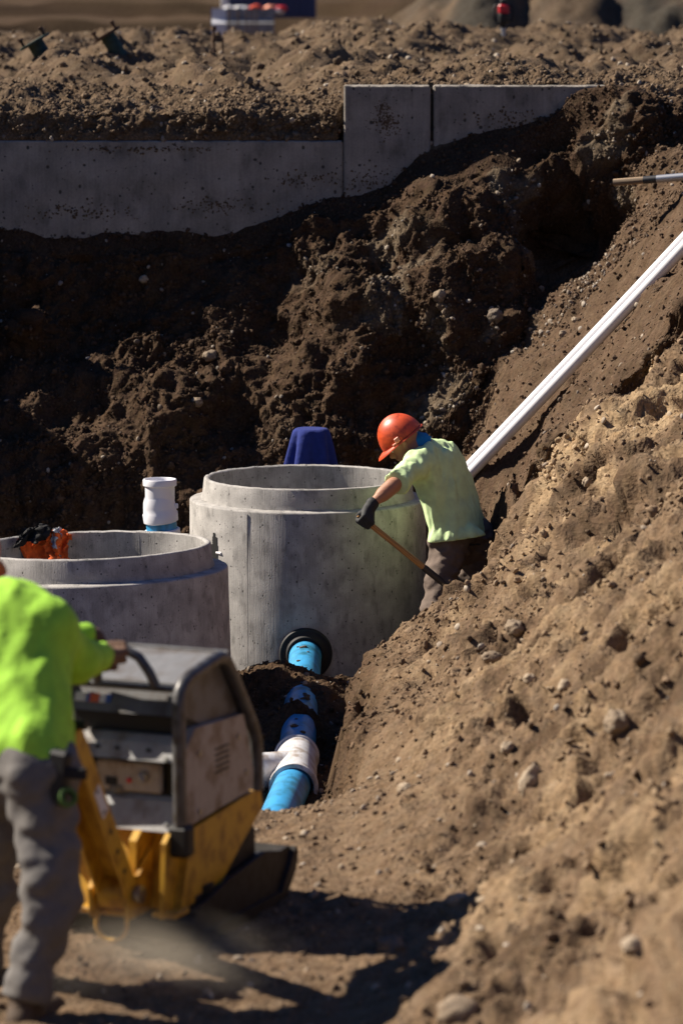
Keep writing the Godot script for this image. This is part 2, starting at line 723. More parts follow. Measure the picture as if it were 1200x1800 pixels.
func make_materials() -> void:
	var soil := soil_textures()
	var conc := concrete_textures()
	var weave := cloth_textures()
	var scuff := [scuff_texture()]
	var wood := wood_texture()
	var m := wear(plainmat(1, 1, 1, 0.95, 0.0, 0.25), soil, 1.7, 1.1, true)
	m.vertex_color_use_as_albedo = true
	M.soil = m
	m = plainmat(1, 1, 1, 0.92, 0.0, 0.3)
	m.vertex_color_use_as_albedo = true
	M.crumb = m
	m = plainmat(1, 1, 1, 0.8, 0.0, 0.4)
	m.vertex_color_use_as_albedo = true
	M.pebble = m
	M.stone_tan = wear(plainmat(0.30, 0.23, 0.16, 0.85), soil, 3.0, 0.4)
	M.stone_pale = wear(plainmat(0.46, 0.37, 0.27, 0.85), soil, 3.0, 0.3)
	M.stone_grey = wear(plainmat(0.19, 0.15, 0.115, 0.9), soil, 3.0, 0.5)
	M.clod = wear(plainmat(0.15, 0.10, 0.062, 0.95), soil, 2.0, 1.5)
	M.wall = wear(plainmat(0.33, 0.305, 0.275, 0.88), conc, 0.5, 0.6)
	M.wall.uv1_triplanar_sharpness = 8.0
	# spun concrete: streaks run down the barrel
	m = plainmat(0.46, 0.455, 0.45, 0.85)
	m.albedo_texture = conc[0]
	m.heightmap_enabled = true
	m.heightmap_texture = conc[1]
	m.heightmap_scale = 0.3
	m.uv1_scale = Vector3(1.15, 1.0, 1)
	M.barrel = m
	M.rubber = plainmat(0.012, 0.012, 0.013, 0.7)
	M.blue_pipe = wear(plainmat(0.06, 0.40, 0.78, 0.42), scuff, 0.7)
	M.white_pvc = plainmat(0.80, 0.80, 0.84, 0.35)
	M.white_dirty = wear(plainmat(0.80, 0.80, 0.82, 0.4), scuff, 1.1)
	M.wood_pale = plainmat(0.40, 0.31, 0.22, 0.75)
	M.wood_pale.albedo_texture = wood
	M.wood_handle = plainmat(0.66, 0.38, 0.14, 0.5)
	M.wood_handle.albedo_texture = wood
	M.wood_handle.uv1_scale = Vector3(8, 2, 1)
	M.dark_wood = wear(plainmat(0.055, 0.032, 0.024, 0.85), soil, 2.0, 0.6)
	M.steel_dark = plainmat(0.05, 0.05, 0.055, 0.5, 0.6)
	M.navy = wear(plainmat(0.010, 0.026, 0.20, 0.95), weave, 4.0, 0.25)
	M.vest_orange = wear(plainmat(0.98, 0.16, 0.02, 0.8), weave, 4.0, 0.2)
	M.vest_silver = plainmat(0.45, 0.47, 0.50, 0.45)
	M.black_cloth = wear(plainmat(0.012, 0.011, 0.012, 0.9), weave, 4.0, 0.3)
	M.pale_shirt = wear(plainmat(0.74, 0.97, 0.50, 0.9), weave, 2.0, 0.2)
	M.neon_shirt = wear(plainmat(0.42, 0.80, 0.06, 0.85), weave, 2.5, 0.3)
	M.trousers_tan = wear(plainmat(0.17, 0.125, 0.10, 0.9), weave, 3.0, 0.35)
	M.trousers_grey = wear(plainmat(0.16, 0.148, 0.138, 0.9), weave, 2.5, 0.35)
	M.skin = plainmat(0.40, 0.19, 0.11, 0.6)
	M.skin.subsurf_scatter_enabled = true
	M.skin.subsurf_scatter_strength = 0.15
	M.hair = plainmat(0.03, 0.02, 0.015, 0.7)
	M.eye_white = plainmat(0.7, 0.68, 0.65, 0.3)
	M.eye_dark = plainmat(0.02, 0.012, 0.01, 0.2)
	M.lips = plainmat(0.32, 0.11, 0.08, 0.5)
	M.glove = wear(plainmat(0.022, 0.023, 0.025, 0.75), weave, 6.0, 0.2)
	M.glove_brown = wear(plainmat(0.16, 0.085, 0.05, 0.8), weave, 6.0, 0.2)
	M.boot = wear(plainmat(0.10, 0.065, 0.04, 0.8), soil, 3.0, 0.3)
	M.sole = plainmat(0.03, 0.028, 0.026, 0.9)
	M.hat = wear(plainmat(0.82, 0.10, 0.02, 0.42), scuff, 2.5)
	M.hat.clearcoat_enabled = true
	M.hat.clearcoat = 0.3
	M.hat_lug = plainmat(0.85, 0.30, 0.18, 0.5)
	M.gaiter = wear(plainmat(0.01, 0.27, 0.62, 0.9), weave, 5.0, 0.2)
	M.yellow = wear(plainmat(0.66, 0.37, 0.03, 0.5), scuff, 1.2)
	M.shell = wear(plainmat(0.16, 0.16, 0.165, 0.5), scuff, 0.9)
	M.shell_light = wear(plainmat(0.42, 0.42, 0.42, 0.5), scuff, 0.9)
	M.shell_deck = wear(plainmat(0.22, 0.22, 0.225, 0.5), scuff, 0.6)
	M.shell_side = wear(plainmat(0.44, 0.395, 0.355, 0.6), scuff, 0.9)
	M.black = plainmat(0.01, 0.01, 0.011, 0.6)
	M.cage = wear(plainmat(0.11, 0.11, 0.115, 0.42, 0.2), scuff, 2.0)
	M.plate = wear(plainmat(0.035, 0.03, 0.028, 0.7, 0.3), scuff, 2.0)
	M.bolt = plainmat(0.35, 0.34, 0.33, 0.35, 0.9)
	M.red = plainmat(0.55, 0.02, 0.03, 0.4)
	M.deco_red = plainmat(0.62, 0.12, 0.05, 0.6)
	M.deco_white = plainmat(0.7, 0.7, 0.72, 0.6)
	M.deco_blue = plainmat(0.04, 0.10, 0.36, 0.6)
	M.lime_tape = plainmat(0.06, 0.13, 0.02, 0.7)
	M.green_steel = wear(plainmat(0.022, 0.055, 0.040, 0.65), scuff, 2.0)
	M.rust = wear(plainmat(0.13, 0.075, 0.045, 0.9), soil, 3.0, 0.4)
	M.far_orange = plainmat(0.75, 0.09, 0.04, 0.7)
	M.far_white = plainmat(0.7, 0.7, 0.72, 0.6)
	M.far_grey = wear(plainmat(0.33, 0.33, 0.34, 0.85), conc, 0.5, 0.3)
	M.far_navy = plainmat(0.025, 0.04, 0.11, 0.6)
	M.galv = plainmat(0.42, 0.43, 0.46, 0.4, 0.7)

# ---------------------------------------------------------------- the ground
func pl(a: Array) -> Array:
	var o := []
	for i in range(0, a.size(), 2):
		o.append(Vector2(a[i], a[i + 1]))
	return o

# profile knots from the eye outwards: [level distance by x, height by x, rows up to the next knot]
func ground_knots() -> Array:
	return [
		[pl([0, 7.5]), pl([-5, 0.62, -0.2, 0.62, 0.3, 0.68, 0.8, 0.95, 1.3, 1.4, 2, 2.0, 3.6, 2.8]), 26],
		[pl([0, 12.0]), pl([-5, 0.6, 0, 0.6, 0.4, 0.68, 0.8, 0.93, 1.2, 1.3, 1.8, 1.85, 2.5, 2.4, 3.6, 2.8]), 66],
		[pl([0, 14.0]), pl([-5, 0.6, 0.05, 0.6, 0.5, 0.72, 0.9, 1.0, 1.3, 1.4, 1.8, 1.85, 2.5, 2.4, 3.6, 2.8]), 92],
		[pl([0, 16.8]), pl([-5, 0.5, -1, 0.42, -0.3, 0.37, 0, 0.43, 0.26, 0.52, 0.6, 0.8, 1, 1.15, 1.57, 1.6, 2.2, 2.1, 3.6, 2.8]), 44],
		[pl([0, 17.9]), pl([-5, 0.0, -1, -0.1, -0.1, -0.15, 0.0, 0.0, 0.04, 0.26, 0.12, 0.44, 0.3, 0.55, 0.6, 0.78, 1, 1.12, 1.57, 1.62, 2.2, 2.1, 3.6, 2.8]), 66],
		[pl([0, 20.3]), pl([-5, 0, -0.5, -0.1, -0.1, -0.12, 0.01, -0.04, 0.05, 0.24, 0.11, 0.42, 0.26, 0.50, 0.6, 0.72, 1, 1.08, 1.4, 1.45, 1.85, 1.9, 2.4, 2.4, 3.6, 2.9]), 54],
		[pl([0, 21.8]), pl([-5, 0, 0.12, -0.02, 0.3, 0.14, 0.46, 0.32, 0.7, 0.45, 0.91, 0.67, 1.18, 1.22, 1.56, 1.76, 2.03, 2.22, 2.6, 2.7, 3.6, 3.1]), 14],
		[pl([0.8, 22.0, 1.15, 21.86]), pl([-5, 0, 0.3, -0.05, 0.6, -0.12, 0.88, -0.1, 1.02, 0.65, 1.18, 1.42, 1.56, 1.92, 2.03, 2.40, 2.6, 2.85, 3.6, 3.2]), 56],
		[pl([0, 23.4]), pl([-5, 0, 0.74, -0.1, 0.9, 0.5, 1.1, 1.05, 1.3, 1.46, 1.6, 1.84, 2.05, 2.42, 2.6, 2.86, 3.6, 3.2]), 44],
		[pl([0, 24.5]), pl([-5, 3.0, -4.5, 3.0, -4.0, 0.3, -3.2, 0.0, 0.6, 0, 0.75, 0.55, 0.86, 1.0, 1.0, 1.2, 1.3, 1.52, 1.87, 2.08, 2.3, 2.53, 2.8, 2.95, 3.6, 3.2]), 34],
		[pl([-0.4, 24.85, 0.2, 25.1, 0.9, 25.25, 1.36, 25.5]), pl([-5, 3.0, -4.2, 3.0, -3.8, 0.6, -3.4, 0.1, 0.5, 0.1, 0.75, 0.6, 0.95, 1.08, 1.15, 1.42, 1.36, 1.86, 2, 2.45, 2.4, 2.85, 3, 3.2, 3.6, 3.3]), 74],
		[pl([-0.6, 25.6, -0.2, 25.55, 0.9, 25.6, 1.3, 25.9]), pl([-5, 3.0, -4.1, 3.0, -3.6, 1.7, -3.2, 1.1, 0.5, 1.1, 1.0, 1.5, 1.36, 1.92, 2, 2.55, 2.5, 3.0, 3.6, 3.35]), 60],
		[pl([-1.0, 26.52, 0.05, 26.14, 0.6, 26.0, 1.2, 26.0, 1.6, 26.55, 1.9, 26.45]), pl([-5, 3.0, -4.0, 3.0, -3.5, 2.2, -3.1, 1.7, -0.6, 1.7, -0.2, 1.95, 0.5, 2.1, 1, 2.3, 1.6, 2.1, 1.95, 2.62, 2.5, 3.05, 3.6, 3.4]), 70],
		[pl([0.3, 27.03, 0.7, 26.97, 1.1, 26.93, 1.5, 26.95, 1.72, 26.93, 1.95, 26.9, 2.2, 26.8]), pl([-5, 3.1, -4, 3.1, -3.5, 2.55, -1, 2.52, -0.5, 2.62, 0, 2.74, 0.35, 2.84, 0.55, 3.0, 0.8, 3.08, 1.2, 3.17, 1.5, 3.30, 1.72, 3.50, 1.95, 3.52, 2.2, 3.4, 3.6, 3.5]), 14],
		[pl([-0.03, 27.12, 0.05, 27.16, 1.75, 27.14, 1.95, 26.97]), pl([-5, 3.05, -0.03, 3.05, 0.05, 3.3, 1.7, 3.38, 1.95, 3.42, 3.6, 3.5]), 10],
		[pl([-0.03, 27.015, 0.05, 27.22, 0.66, 27.22, 0.9, 27.08, 1.8, 27.06, 2.0, 27.02]), pl([-5, 3.15, -0.03, 3.15, 0.05, 3.44, 0.66, 3.47, 0.9, 3.50, 3.6, 3.54]), 12],
		[pl([-0.03, 27.07, 0.05, 27.28, 0.66, 27.28, 0.9, 27.16, 3.6, 27.2]), pl([-5, 3.34, -0.03, 3.35, 0.05, 3.47, 0.3, 3.54, 3.6, 3.58]), 24],
		[pl([0, 27.7]), pl([-9, 3.36, -0.4, 3.37, 0.5, 3.55, 9, 3.6]), 62],
		[pl([0, 29.6]), pl([-9, 3.42, -0.5, 3.42, 0.8, 3.56, 9, 3.6]), 0],
	]

const SWELLS := [
	# place (x, y, d), radius, push along the surface's own normal
	[-0.27, 0.08, 21.75, 0.24, 0.17], [-0.1, 0.0, 21.4, 0.22, 0.14], [-0.5, 0.02, 21.7, 0.25, 0.13], [0.1, 0.05, 21.9, 0.22, 0.12],
	[-0.25, -0.03, 20.8, 0.15, 0.24], [-0.62, 0.1, 22.2, 0.22, 0.2], [-0.55, 0.0, 20.6, 0.3, 0.08],
	[0.02, 0.0, 19.3, 0.2, 0.12], [0.12, 0.34, 19.0, 0.10, 0.09], [0.16, 0.30, 20.1, 0.12, 0.10], [0.06, 0.15, 18.5, 0.10, 0.10], [0.10, 0.28, 19.6, 0.06, -0.09], [0.2, 0.4, 20.8, 0.1, 0.08],
	# foreground bumps
	[0.62, 0.75, 13.4, 0.2, 0.07], [0.35, 0.66, 14.6, 0.22, 0.06], [0.7, 0.85, 15.6, 0.25, 0.08], [0.42, 0.62, 12.2, 0.16, 0.10], [1.0, 1.15, 12.8, 0.25, 0.08], [0.95, 1.1, 16.2, 0.3, 0.09], [1.25, 1.35, 17.6, 0.3, 0.08], [0.75, 0.85, 18.3, 0.25, 0.07],
	# hollows in the side of the spoil
	[0.27, 0.42, 18.75, 0.07, -0.12], [0.33, 0.3, 18.4, 0.11, -0.09], [1.25, 1.25, 19.6, 0.12, -0.10], [0.9, 0.95, 19.2, 0.10, -0.07], [1.45, 1.5, 19.0, 0.12, -0.08], [0.2, 0.45, 19.6, 0.08, -0.07],
	# lumps and hollows of the cut face
	[0.62, 2.75, 26.7, 0.12, 0.12], [1.0, 2.55, 26.4, 0.3, 0.03], [1.28, 2.35, 26.2, 0.28, 0.10], [1.72, 2.45, 26.6, 0.34, -0.42], [1.15, 1.95, 26.0, 0.3, 0.12], [0.75, 1.75, 25.9, 0.3, 0.05], [0.35, 2.35, 26.3, 0.3, -0.16],
	[0.45, 1.75, 25.9, 0.22, -0.18], [0.95, 1.45, 25.6, 0.24, 0.10], [0.1, 1.6, 25.8, 0.3, 0.16], [-0.1, 2.1, 26.1, 0.24, 0.14], [0.05, 1.1, 25.6, 0.25, 0.1], [0.6, 1.15, 25.6, 0.26, 0.14],
	[-1.1, 1.35, 26.0, 0.26, 0.14], [-0.75, 1.2, 25.9, 0.2, -0.18], [-0.5, 1.05, 25.8, 0.2, -0.14], [-1.6, 1.3, 26.0, 0.24, 0.1], [-1.35, 0.95, 25.7, 0.3, 0.12], [-0.35, 0.8, 25.6, 0.22, -0.12], [-2.08, 2.15, 26.6, 0.11, 0.36], [-2.14, 1.95, 26.55, 0.12, 0.36], [-2.2, 1.75, 26.5, 0.13, 0.32],
	[2.1, 3.2, 26.8, 0.25, 0.16], [2.4, 2.9, 26.4, 0.3, 0.12], [1.5, 3.1, 26.8, 0.2, -0.12], [0.85, 2.5, 26.2, 0.13, -0.2],
]

func build_ground() -> void:
	var knots := ground_knots()
	var xs := PackedFloat32Array()
	var x := -9.0
	while x < 9.0:
		xs.append(x)
		x += 0.25 if (x < -3.3 or x > 3.2) else (0.05 if (x < -2.75 or x > 2.7) else 0.0165)
	gx = xs
	var nc := xs.size()
	var rows := 1
	for k in knots:
		rows += k[2]
	gcols = nc
	grows = rows
	var base := PackedVector3Array()
	base.resize(nc * rows)
	gk.resize(rows)
	var kn := knots.size()
	for c in nc:
		var xc := xs[c]
		var kp: Array[Vector2] = []
		for k in knots:
			kp.append(Vector2(lin(k[0], xc), lin(k[1], xc)))
		var r := 0
		for s in kn:
			var m: int = knots[s][2]
			if s == kn - 1:
				m = 1
			var p0 := kp[s]
			var p1 := kp[mini(s + 1, kn - 1)]
			var pa := kp[maxi(s - 1, 0)]
			var pb := kp[mini(s + 2, kn - 1)]
			var ch := (p1 - p0).length()
			# tangents no longer than the piece itself
			var t0 := (p1 - pa).normalized() * ch * 0.6
			var t1 := (pb - p0).normalized() * ch * 0.6
			if s >= 13 and s <= 15:
				t0 = p1 - p0
				t1 = p1 - p0
			for i in m:
				var t := float(i) / m
				var t2 := t * t
				var t3 := t2 * t
				var q := p0 * (2 * t3 - 3 * t2 + 1) + t0 * (t3 - 2 * t2 + t) + p1 * (-2 * t3 + 3 * t2) + t1 * (t3 - t2)
				base[r * nc + c] = Vector3(xc, q.y, -q.x)
				gk[r] = s + t
				r += 1
	# the plan wanders: sideways shift by noise, so that the knots leave no straight creases
	var warp := noise(FastNoiseLite.TYPE_SIMPLEX, 0.55, 3, 61)
	var moved := base.duplicate()
	for r in rows:
		var w: float = 1.0 - smoothstep(12.0, 12.9, gk[r])
		if w <= 0.0:
			continue
		for c in nc:
			if xs[c] < -3.2 or xs[c] > 3.1:
				continue
			var p := base[r * nc + c]
			var s := warp.get_noise_3d(p.x, p.y * 1.5, p.z) * 0.22 * w / 0.0165
			var q := clampf(c + s, 0, nc - 2)
			var c0 := int(q)
			var o := base[r * nc + c0].lerp(base[r * nc + c0 + 1], q - c0)
			moved[r * nc + c] = Vector3(p.x, o.y, o.z)
	base = moved
	var nb := grid_normals(base, nc, rows)
	# swells and hollows
	for s in SWELLS:
		var ctr := Vector3(s[0], s[1], -s[2])
		var rad: float = s[3]
		for r in rows:
			for c in nc:
				var xc := xs[c]
				if xc < ctr.x - 2.2 * rad:
					continue
				if xc > ctr.x + 2.2 * rad:
					break
				var i := r * nc + c
				var q := (base[i] - ctr).length_squared() / (rad * rad)
				if q < 4.5:
					base[i] += nb[i] * float(s[4]) * exp(-q)
	nb = grid_normals(base, nc, rows)
	var n1 := noise(FastNoiseLite.TYPE_SIMPLEX, 0.85, 4, 62)
	var n2 := noise(FastNoiseLite.TYPE_CELLULAR, 2.6, 1, 63)
	var n3 := noise(FastNoiseLite.TYPE_CELLULAR, 7.5, 1, 64)
	var n4 := noise(FastNoiseLite.TYPE_SIMPLEX, 7.0, 4, 65)
	n4.fractal_type = FastNoiseLite.FRACTAL_RIDGED
	var rill := noise(FastNoiseLite.TYPE_SIMPLEX, 1.0, 3, 60)
	var n5 := noise(FastNoiseLite.TYPE_CELLULAR, 24.0, 1, 66)
	var patch := noise(FastNoiseLite.TYPE_SIMPLEX, 0.7, 3, 67)
	var pale := noise(FastNoiseLite.TYPE_SIMPLEX, 1.3, 4, 68)
	var hue := noise(FastNoiseLite.TYPE_SIMPLEX, 4.0, 3, 69)
	gv.resize(nc * rows)
	gcol.resize(nc * rows)
	grough.resize(nc * rows)
	for r in rows:
		var k := gk[r]
		for c in nc:
			var i := r * nc + c
			var p := base[i]
			var xc := p.x
			var fine := xc > -3.1 and xc < 3.0
			# how broken up the soil is here, in four sizes
			var a1 := 0.03
			var a2 := 0.015
			var a3 := 0.012
			var a4 := 0.012
			var a5 := 0.006
			var slope := smoothstep(0.1, 0.7, xc) * (1.0 - smoothstep(6.9, 7.1, k))
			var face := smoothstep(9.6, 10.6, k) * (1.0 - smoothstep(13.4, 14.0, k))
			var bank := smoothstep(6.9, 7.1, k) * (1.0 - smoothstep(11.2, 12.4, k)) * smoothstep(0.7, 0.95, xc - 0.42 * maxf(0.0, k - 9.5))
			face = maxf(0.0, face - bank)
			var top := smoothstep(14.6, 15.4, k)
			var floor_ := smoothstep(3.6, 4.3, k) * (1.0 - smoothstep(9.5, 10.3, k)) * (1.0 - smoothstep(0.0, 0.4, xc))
			var pt := patch.get_noise_3dv(p)
			a1 += 0.07 * slope + 0.18 * face + 0.03 * bank + 0.17 * top * smoothstep(15.5, 17.2, k) + 0.03 * floor_
			a2 += 0.040 * slope + 0.065 * face + 0.012 * bank + 0.05 * top + 0.035 * floor_
			var lumpy := smoothstep(-0.15, 0.5, pt) * (1.0 - 0.3 * smoothstep(3.4, 4.0, k) * (1.0 - smoothstep(5.2, 5.9, k)) * (1.0 - smoothstep(0.3, 0.6, xc)))
			var crust := 0.25 + 0.75 * smoothstep(-0.15, 0.25, pale.get_noise_3d(p.x * 0.8 + 31.0, p.y * 0.8, p.z * 0.8))
			a3 += (0.028 * slope + 0.020 * floor_ + 0.018 * bank) * lumpy + 0.036 * face * crust + 0.038 * top
			a4 += 0.026 * slope + 0.040 * face * crust + 0.022 * top + 0.014 * floor_
			a5 += (0.020 * slope + 0.004 * bank) * lumpy + 0.015 * face * crust + 0.016 * top + 0.010 * floor_
			# under the wall and inside it the soil lies close
			var hold := 1.0
			if k > 12.7 and k < 15.2 and xc < 1.95:
				hold = 0.16
			if k >= 15.0 and k < 16.3 and xc > 0.0 and xc < 0.7:
				hold = 0.3
			var d := 0.0
			d += a1 * n1.get_noise_3dv(p)
			if slope > 0.0:
				d += 0.060 * slope * rill.get_noise_3d(p.x * 0.9, p.y * 0.9, p.z * 3.6)
				d += 0.020 * slope * rill.get_noise_3d(p.x * 3.0, p.y * 3.0 + 40.0, p.z * 14.0)
			if slope > 0.0:
				# broken-out pockets
				d -= 0.085 * slope * smoothstep(0.22, 0.5, rill.get_noise_3d(p.x * 2.4 + 7.0, p.y * 2.4, p.z * 2.0))
			if face > 0.0:
				# scraped down by the bucket
				d += 0.055 * face * rill.get_noise_3d(p.x * 4.5, p.y * 0.7 + 20.0, p.z * 1.5)
			if fine:
				d -= a2 * (n2.get_noise_3dv(p) + 0.55)
				d -= a3 * (n3.get_noise_3dv(p) + 0.55)
				d += a4 * n4.get_noise_3dv(p)
				d -= a5 * (n5.get_noise_3dv(p) + 0.5)
			gv[i] = p + nb[i] * d * hold
			grough[i] = lumpy * (slope + floor_) + face * crust * 0.8 + top
			# the colour of the earth itself, with shade painted on the ledge riser
			var dry := Vector3(0.192, 0.133, 0.085)
			var damp_and_shade := Vector3(0.074, 0.046, 0.028)
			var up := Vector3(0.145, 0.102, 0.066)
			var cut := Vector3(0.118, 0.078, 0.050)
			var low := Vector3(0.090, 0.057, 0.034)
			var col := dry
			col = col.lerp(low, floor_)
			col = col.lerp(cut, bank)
			col = col.lerp(damp_and_shade, face)
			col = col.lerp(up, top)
			var pv := pale.get_noise_3dv(p)
			var sandy := smoothstep(0.0, 0.32, pv) * slope * (0.55 + 0.6 * smoothstep(4.2, 5.6, k) * smoothstep(0.9, 1.4, xc))
			col = col.lerp(Vector3(0.34, 0.245, 0.15), sandy)
			col = col.lerp(Vector3(0.085, 0.056, 0.035), smoothstep(0.15, 0.45, -pv) * (slope * 0.75 + bank * 0.5 + top * 0.3))
			# gravelly seam in the cut face
			col = col.lerp(Vector3(0.16, 0.125, 0.087), smoothstep(0.18, 0.4, pv) * face * smoothstep(-0.8, 0.4, xc) * 0.75)
			col = col.lerp(damp_and_shade * 0.8, smoothstep(6.0, 6.35, k) * (1.0 - smoothstep(6.95, 7.2, k)) * 0.8)  # shade on the ledge's riser, painted in as a dark strip
			var hu := hue.get_noise_3dv(p)
			col *= 1.0 + 0.22 * hu
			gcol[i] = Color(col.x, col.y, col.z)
	gn = grid_normals(gv, nc, rows)
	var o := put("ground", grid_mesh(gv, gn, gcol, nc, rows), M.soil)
	o.set_meta("kind", "structure")
	tag(o, "dug out brown earth of the pit, its banks and the ramp in front", "ground")

func grid_normals(v: PackedVector3Array, nc: int, rows: int) -> PackedVector3Array:
	var n := PackedVector3Array()
	n.resize(nc * rows)
	for r in rows:
		var r0 := maxi(r - 1, 0) * nc
		var r1 := mini(r + 1, rows - 1) * nc
		for c in nc:
			var du := v[r * nc + mini(c + 1, nc - 1)] - v[r * nc + maxi(c - 1, 0)]
			var dv := v[r1 + c] - v[r0 + c]
			n[r * nc + c] = du.cross(dv).normalized()
	return n

func grid_mesh(v: PackedVector3Array, n: PackedVector3Array, col: PackedColorArray, nc: int, rows: int) -> ArrayMesh:
	var ix := PackedInt32Array()
	ix.resize((nc - 1) * (rows - 1) * 6)
	var w := 0
	for r in rows - 1:
		for c in nc - 1:
			var a := r * nc + c
			ix[w] = a
			ix[w + 1] = a + nc
			ix[w + 2] = a + nc + 1
			ix[w + 3] = a
			ix[w + 4] = a + nc + 1
			ix[w + 5] = a + 1
			w += 6
	var a := []
	a.resize(Mesh.ARRAY_MAX)
	a[Mesh.ARRAY_VERTEX] = v
	a[Mesh.ARRAY_NORMAL] = n
	a[Mesh.ARRAY_COLOR] = col
	a[Mesh.ARRAY_INDEX] = ix
	var m := ArrayMesh.new()
	m.add_surface_from_arrays(Mesh.PRIMITIVE_TRIANGLES, a)
	return m

# the highest point of the ground near (x, d): where a dropped thing comes to rest
func ground_at(x: float, d: float, from_row := 0, to_row := 100000) -> Vector3:
	var c := 0
	while c < gx.size() - 2 and gx[c + 1] < x:
		c += 1
	var best := Vector3(x, -100, -d)
	var near := 1e9
	for r in range(from_row, mini(to_row, grows)):
		var p := gv[r * gcols + c]
		var e := absf(-p.z - d)
		if e < near - 0.004 or (e < 0.03 and p.y > best.y):
			near = minf(near, e)
			best = p
	return best

# which bit of ground a pixel shows: the nearest vertex that projects there
func seen_at(px: float, py: float) -> int:
	var p := deg_to_rad(TILT)
	var best := -1
	var bd := 1e9
	var reach := 7.0
	for r in range(0, grows):
		var dm := -gv[r * gcols].z
		for c in range(0, gcols):
			var q := gv[r * gcols + c]
			var dx := q.x * FPX - (px - 600.0) * -q.z
			if absf(dx) > 600.0:
				continue
			var y := q.y - EYE
			var zz := -q.z * cos(p) - y * sin(p)
			var yy := y * cos(p) - q.z * -sin(p) * -1.0
			yy = y * cos(p) + (-q.z) * sin(p)
			var sx := 600.0 + FPX * q.x / zz
			var sy := 900.0 - FPX * yy / zz
			if absf(sx - px) < reach and absf(sy - py) < reach and zz < bd:
				bd = zz
				best = r * gcols + c
	return best

# ---------------------------------------------------------------- beyond the wall
func field(called: String, x0: float, x1: float, d0: float, d1: float, dx: float, dd: float, height: Callable, colour: Callable) -> MeshInstance3D:
	var nc := int((x1 - x0) / dx) + 1
	var rows := int((d1 - d0) / dd) + 1
	var v := PackedVector3Array()
	var col := PackedColorArray()
	for r in rows:
		for c in nc:
			var x := x0 + dx * c
			var d := d0 + dd * r
			v.append(Vector3(x, height.call(x, d), -d))
			col.append(colour.call(x, d))
	var o := put(called, grid_mesh(v, grid_normals(v, nc, rows), col, nc, rows), M.soil)
	o.set_meta("kind", "structure")
	return o

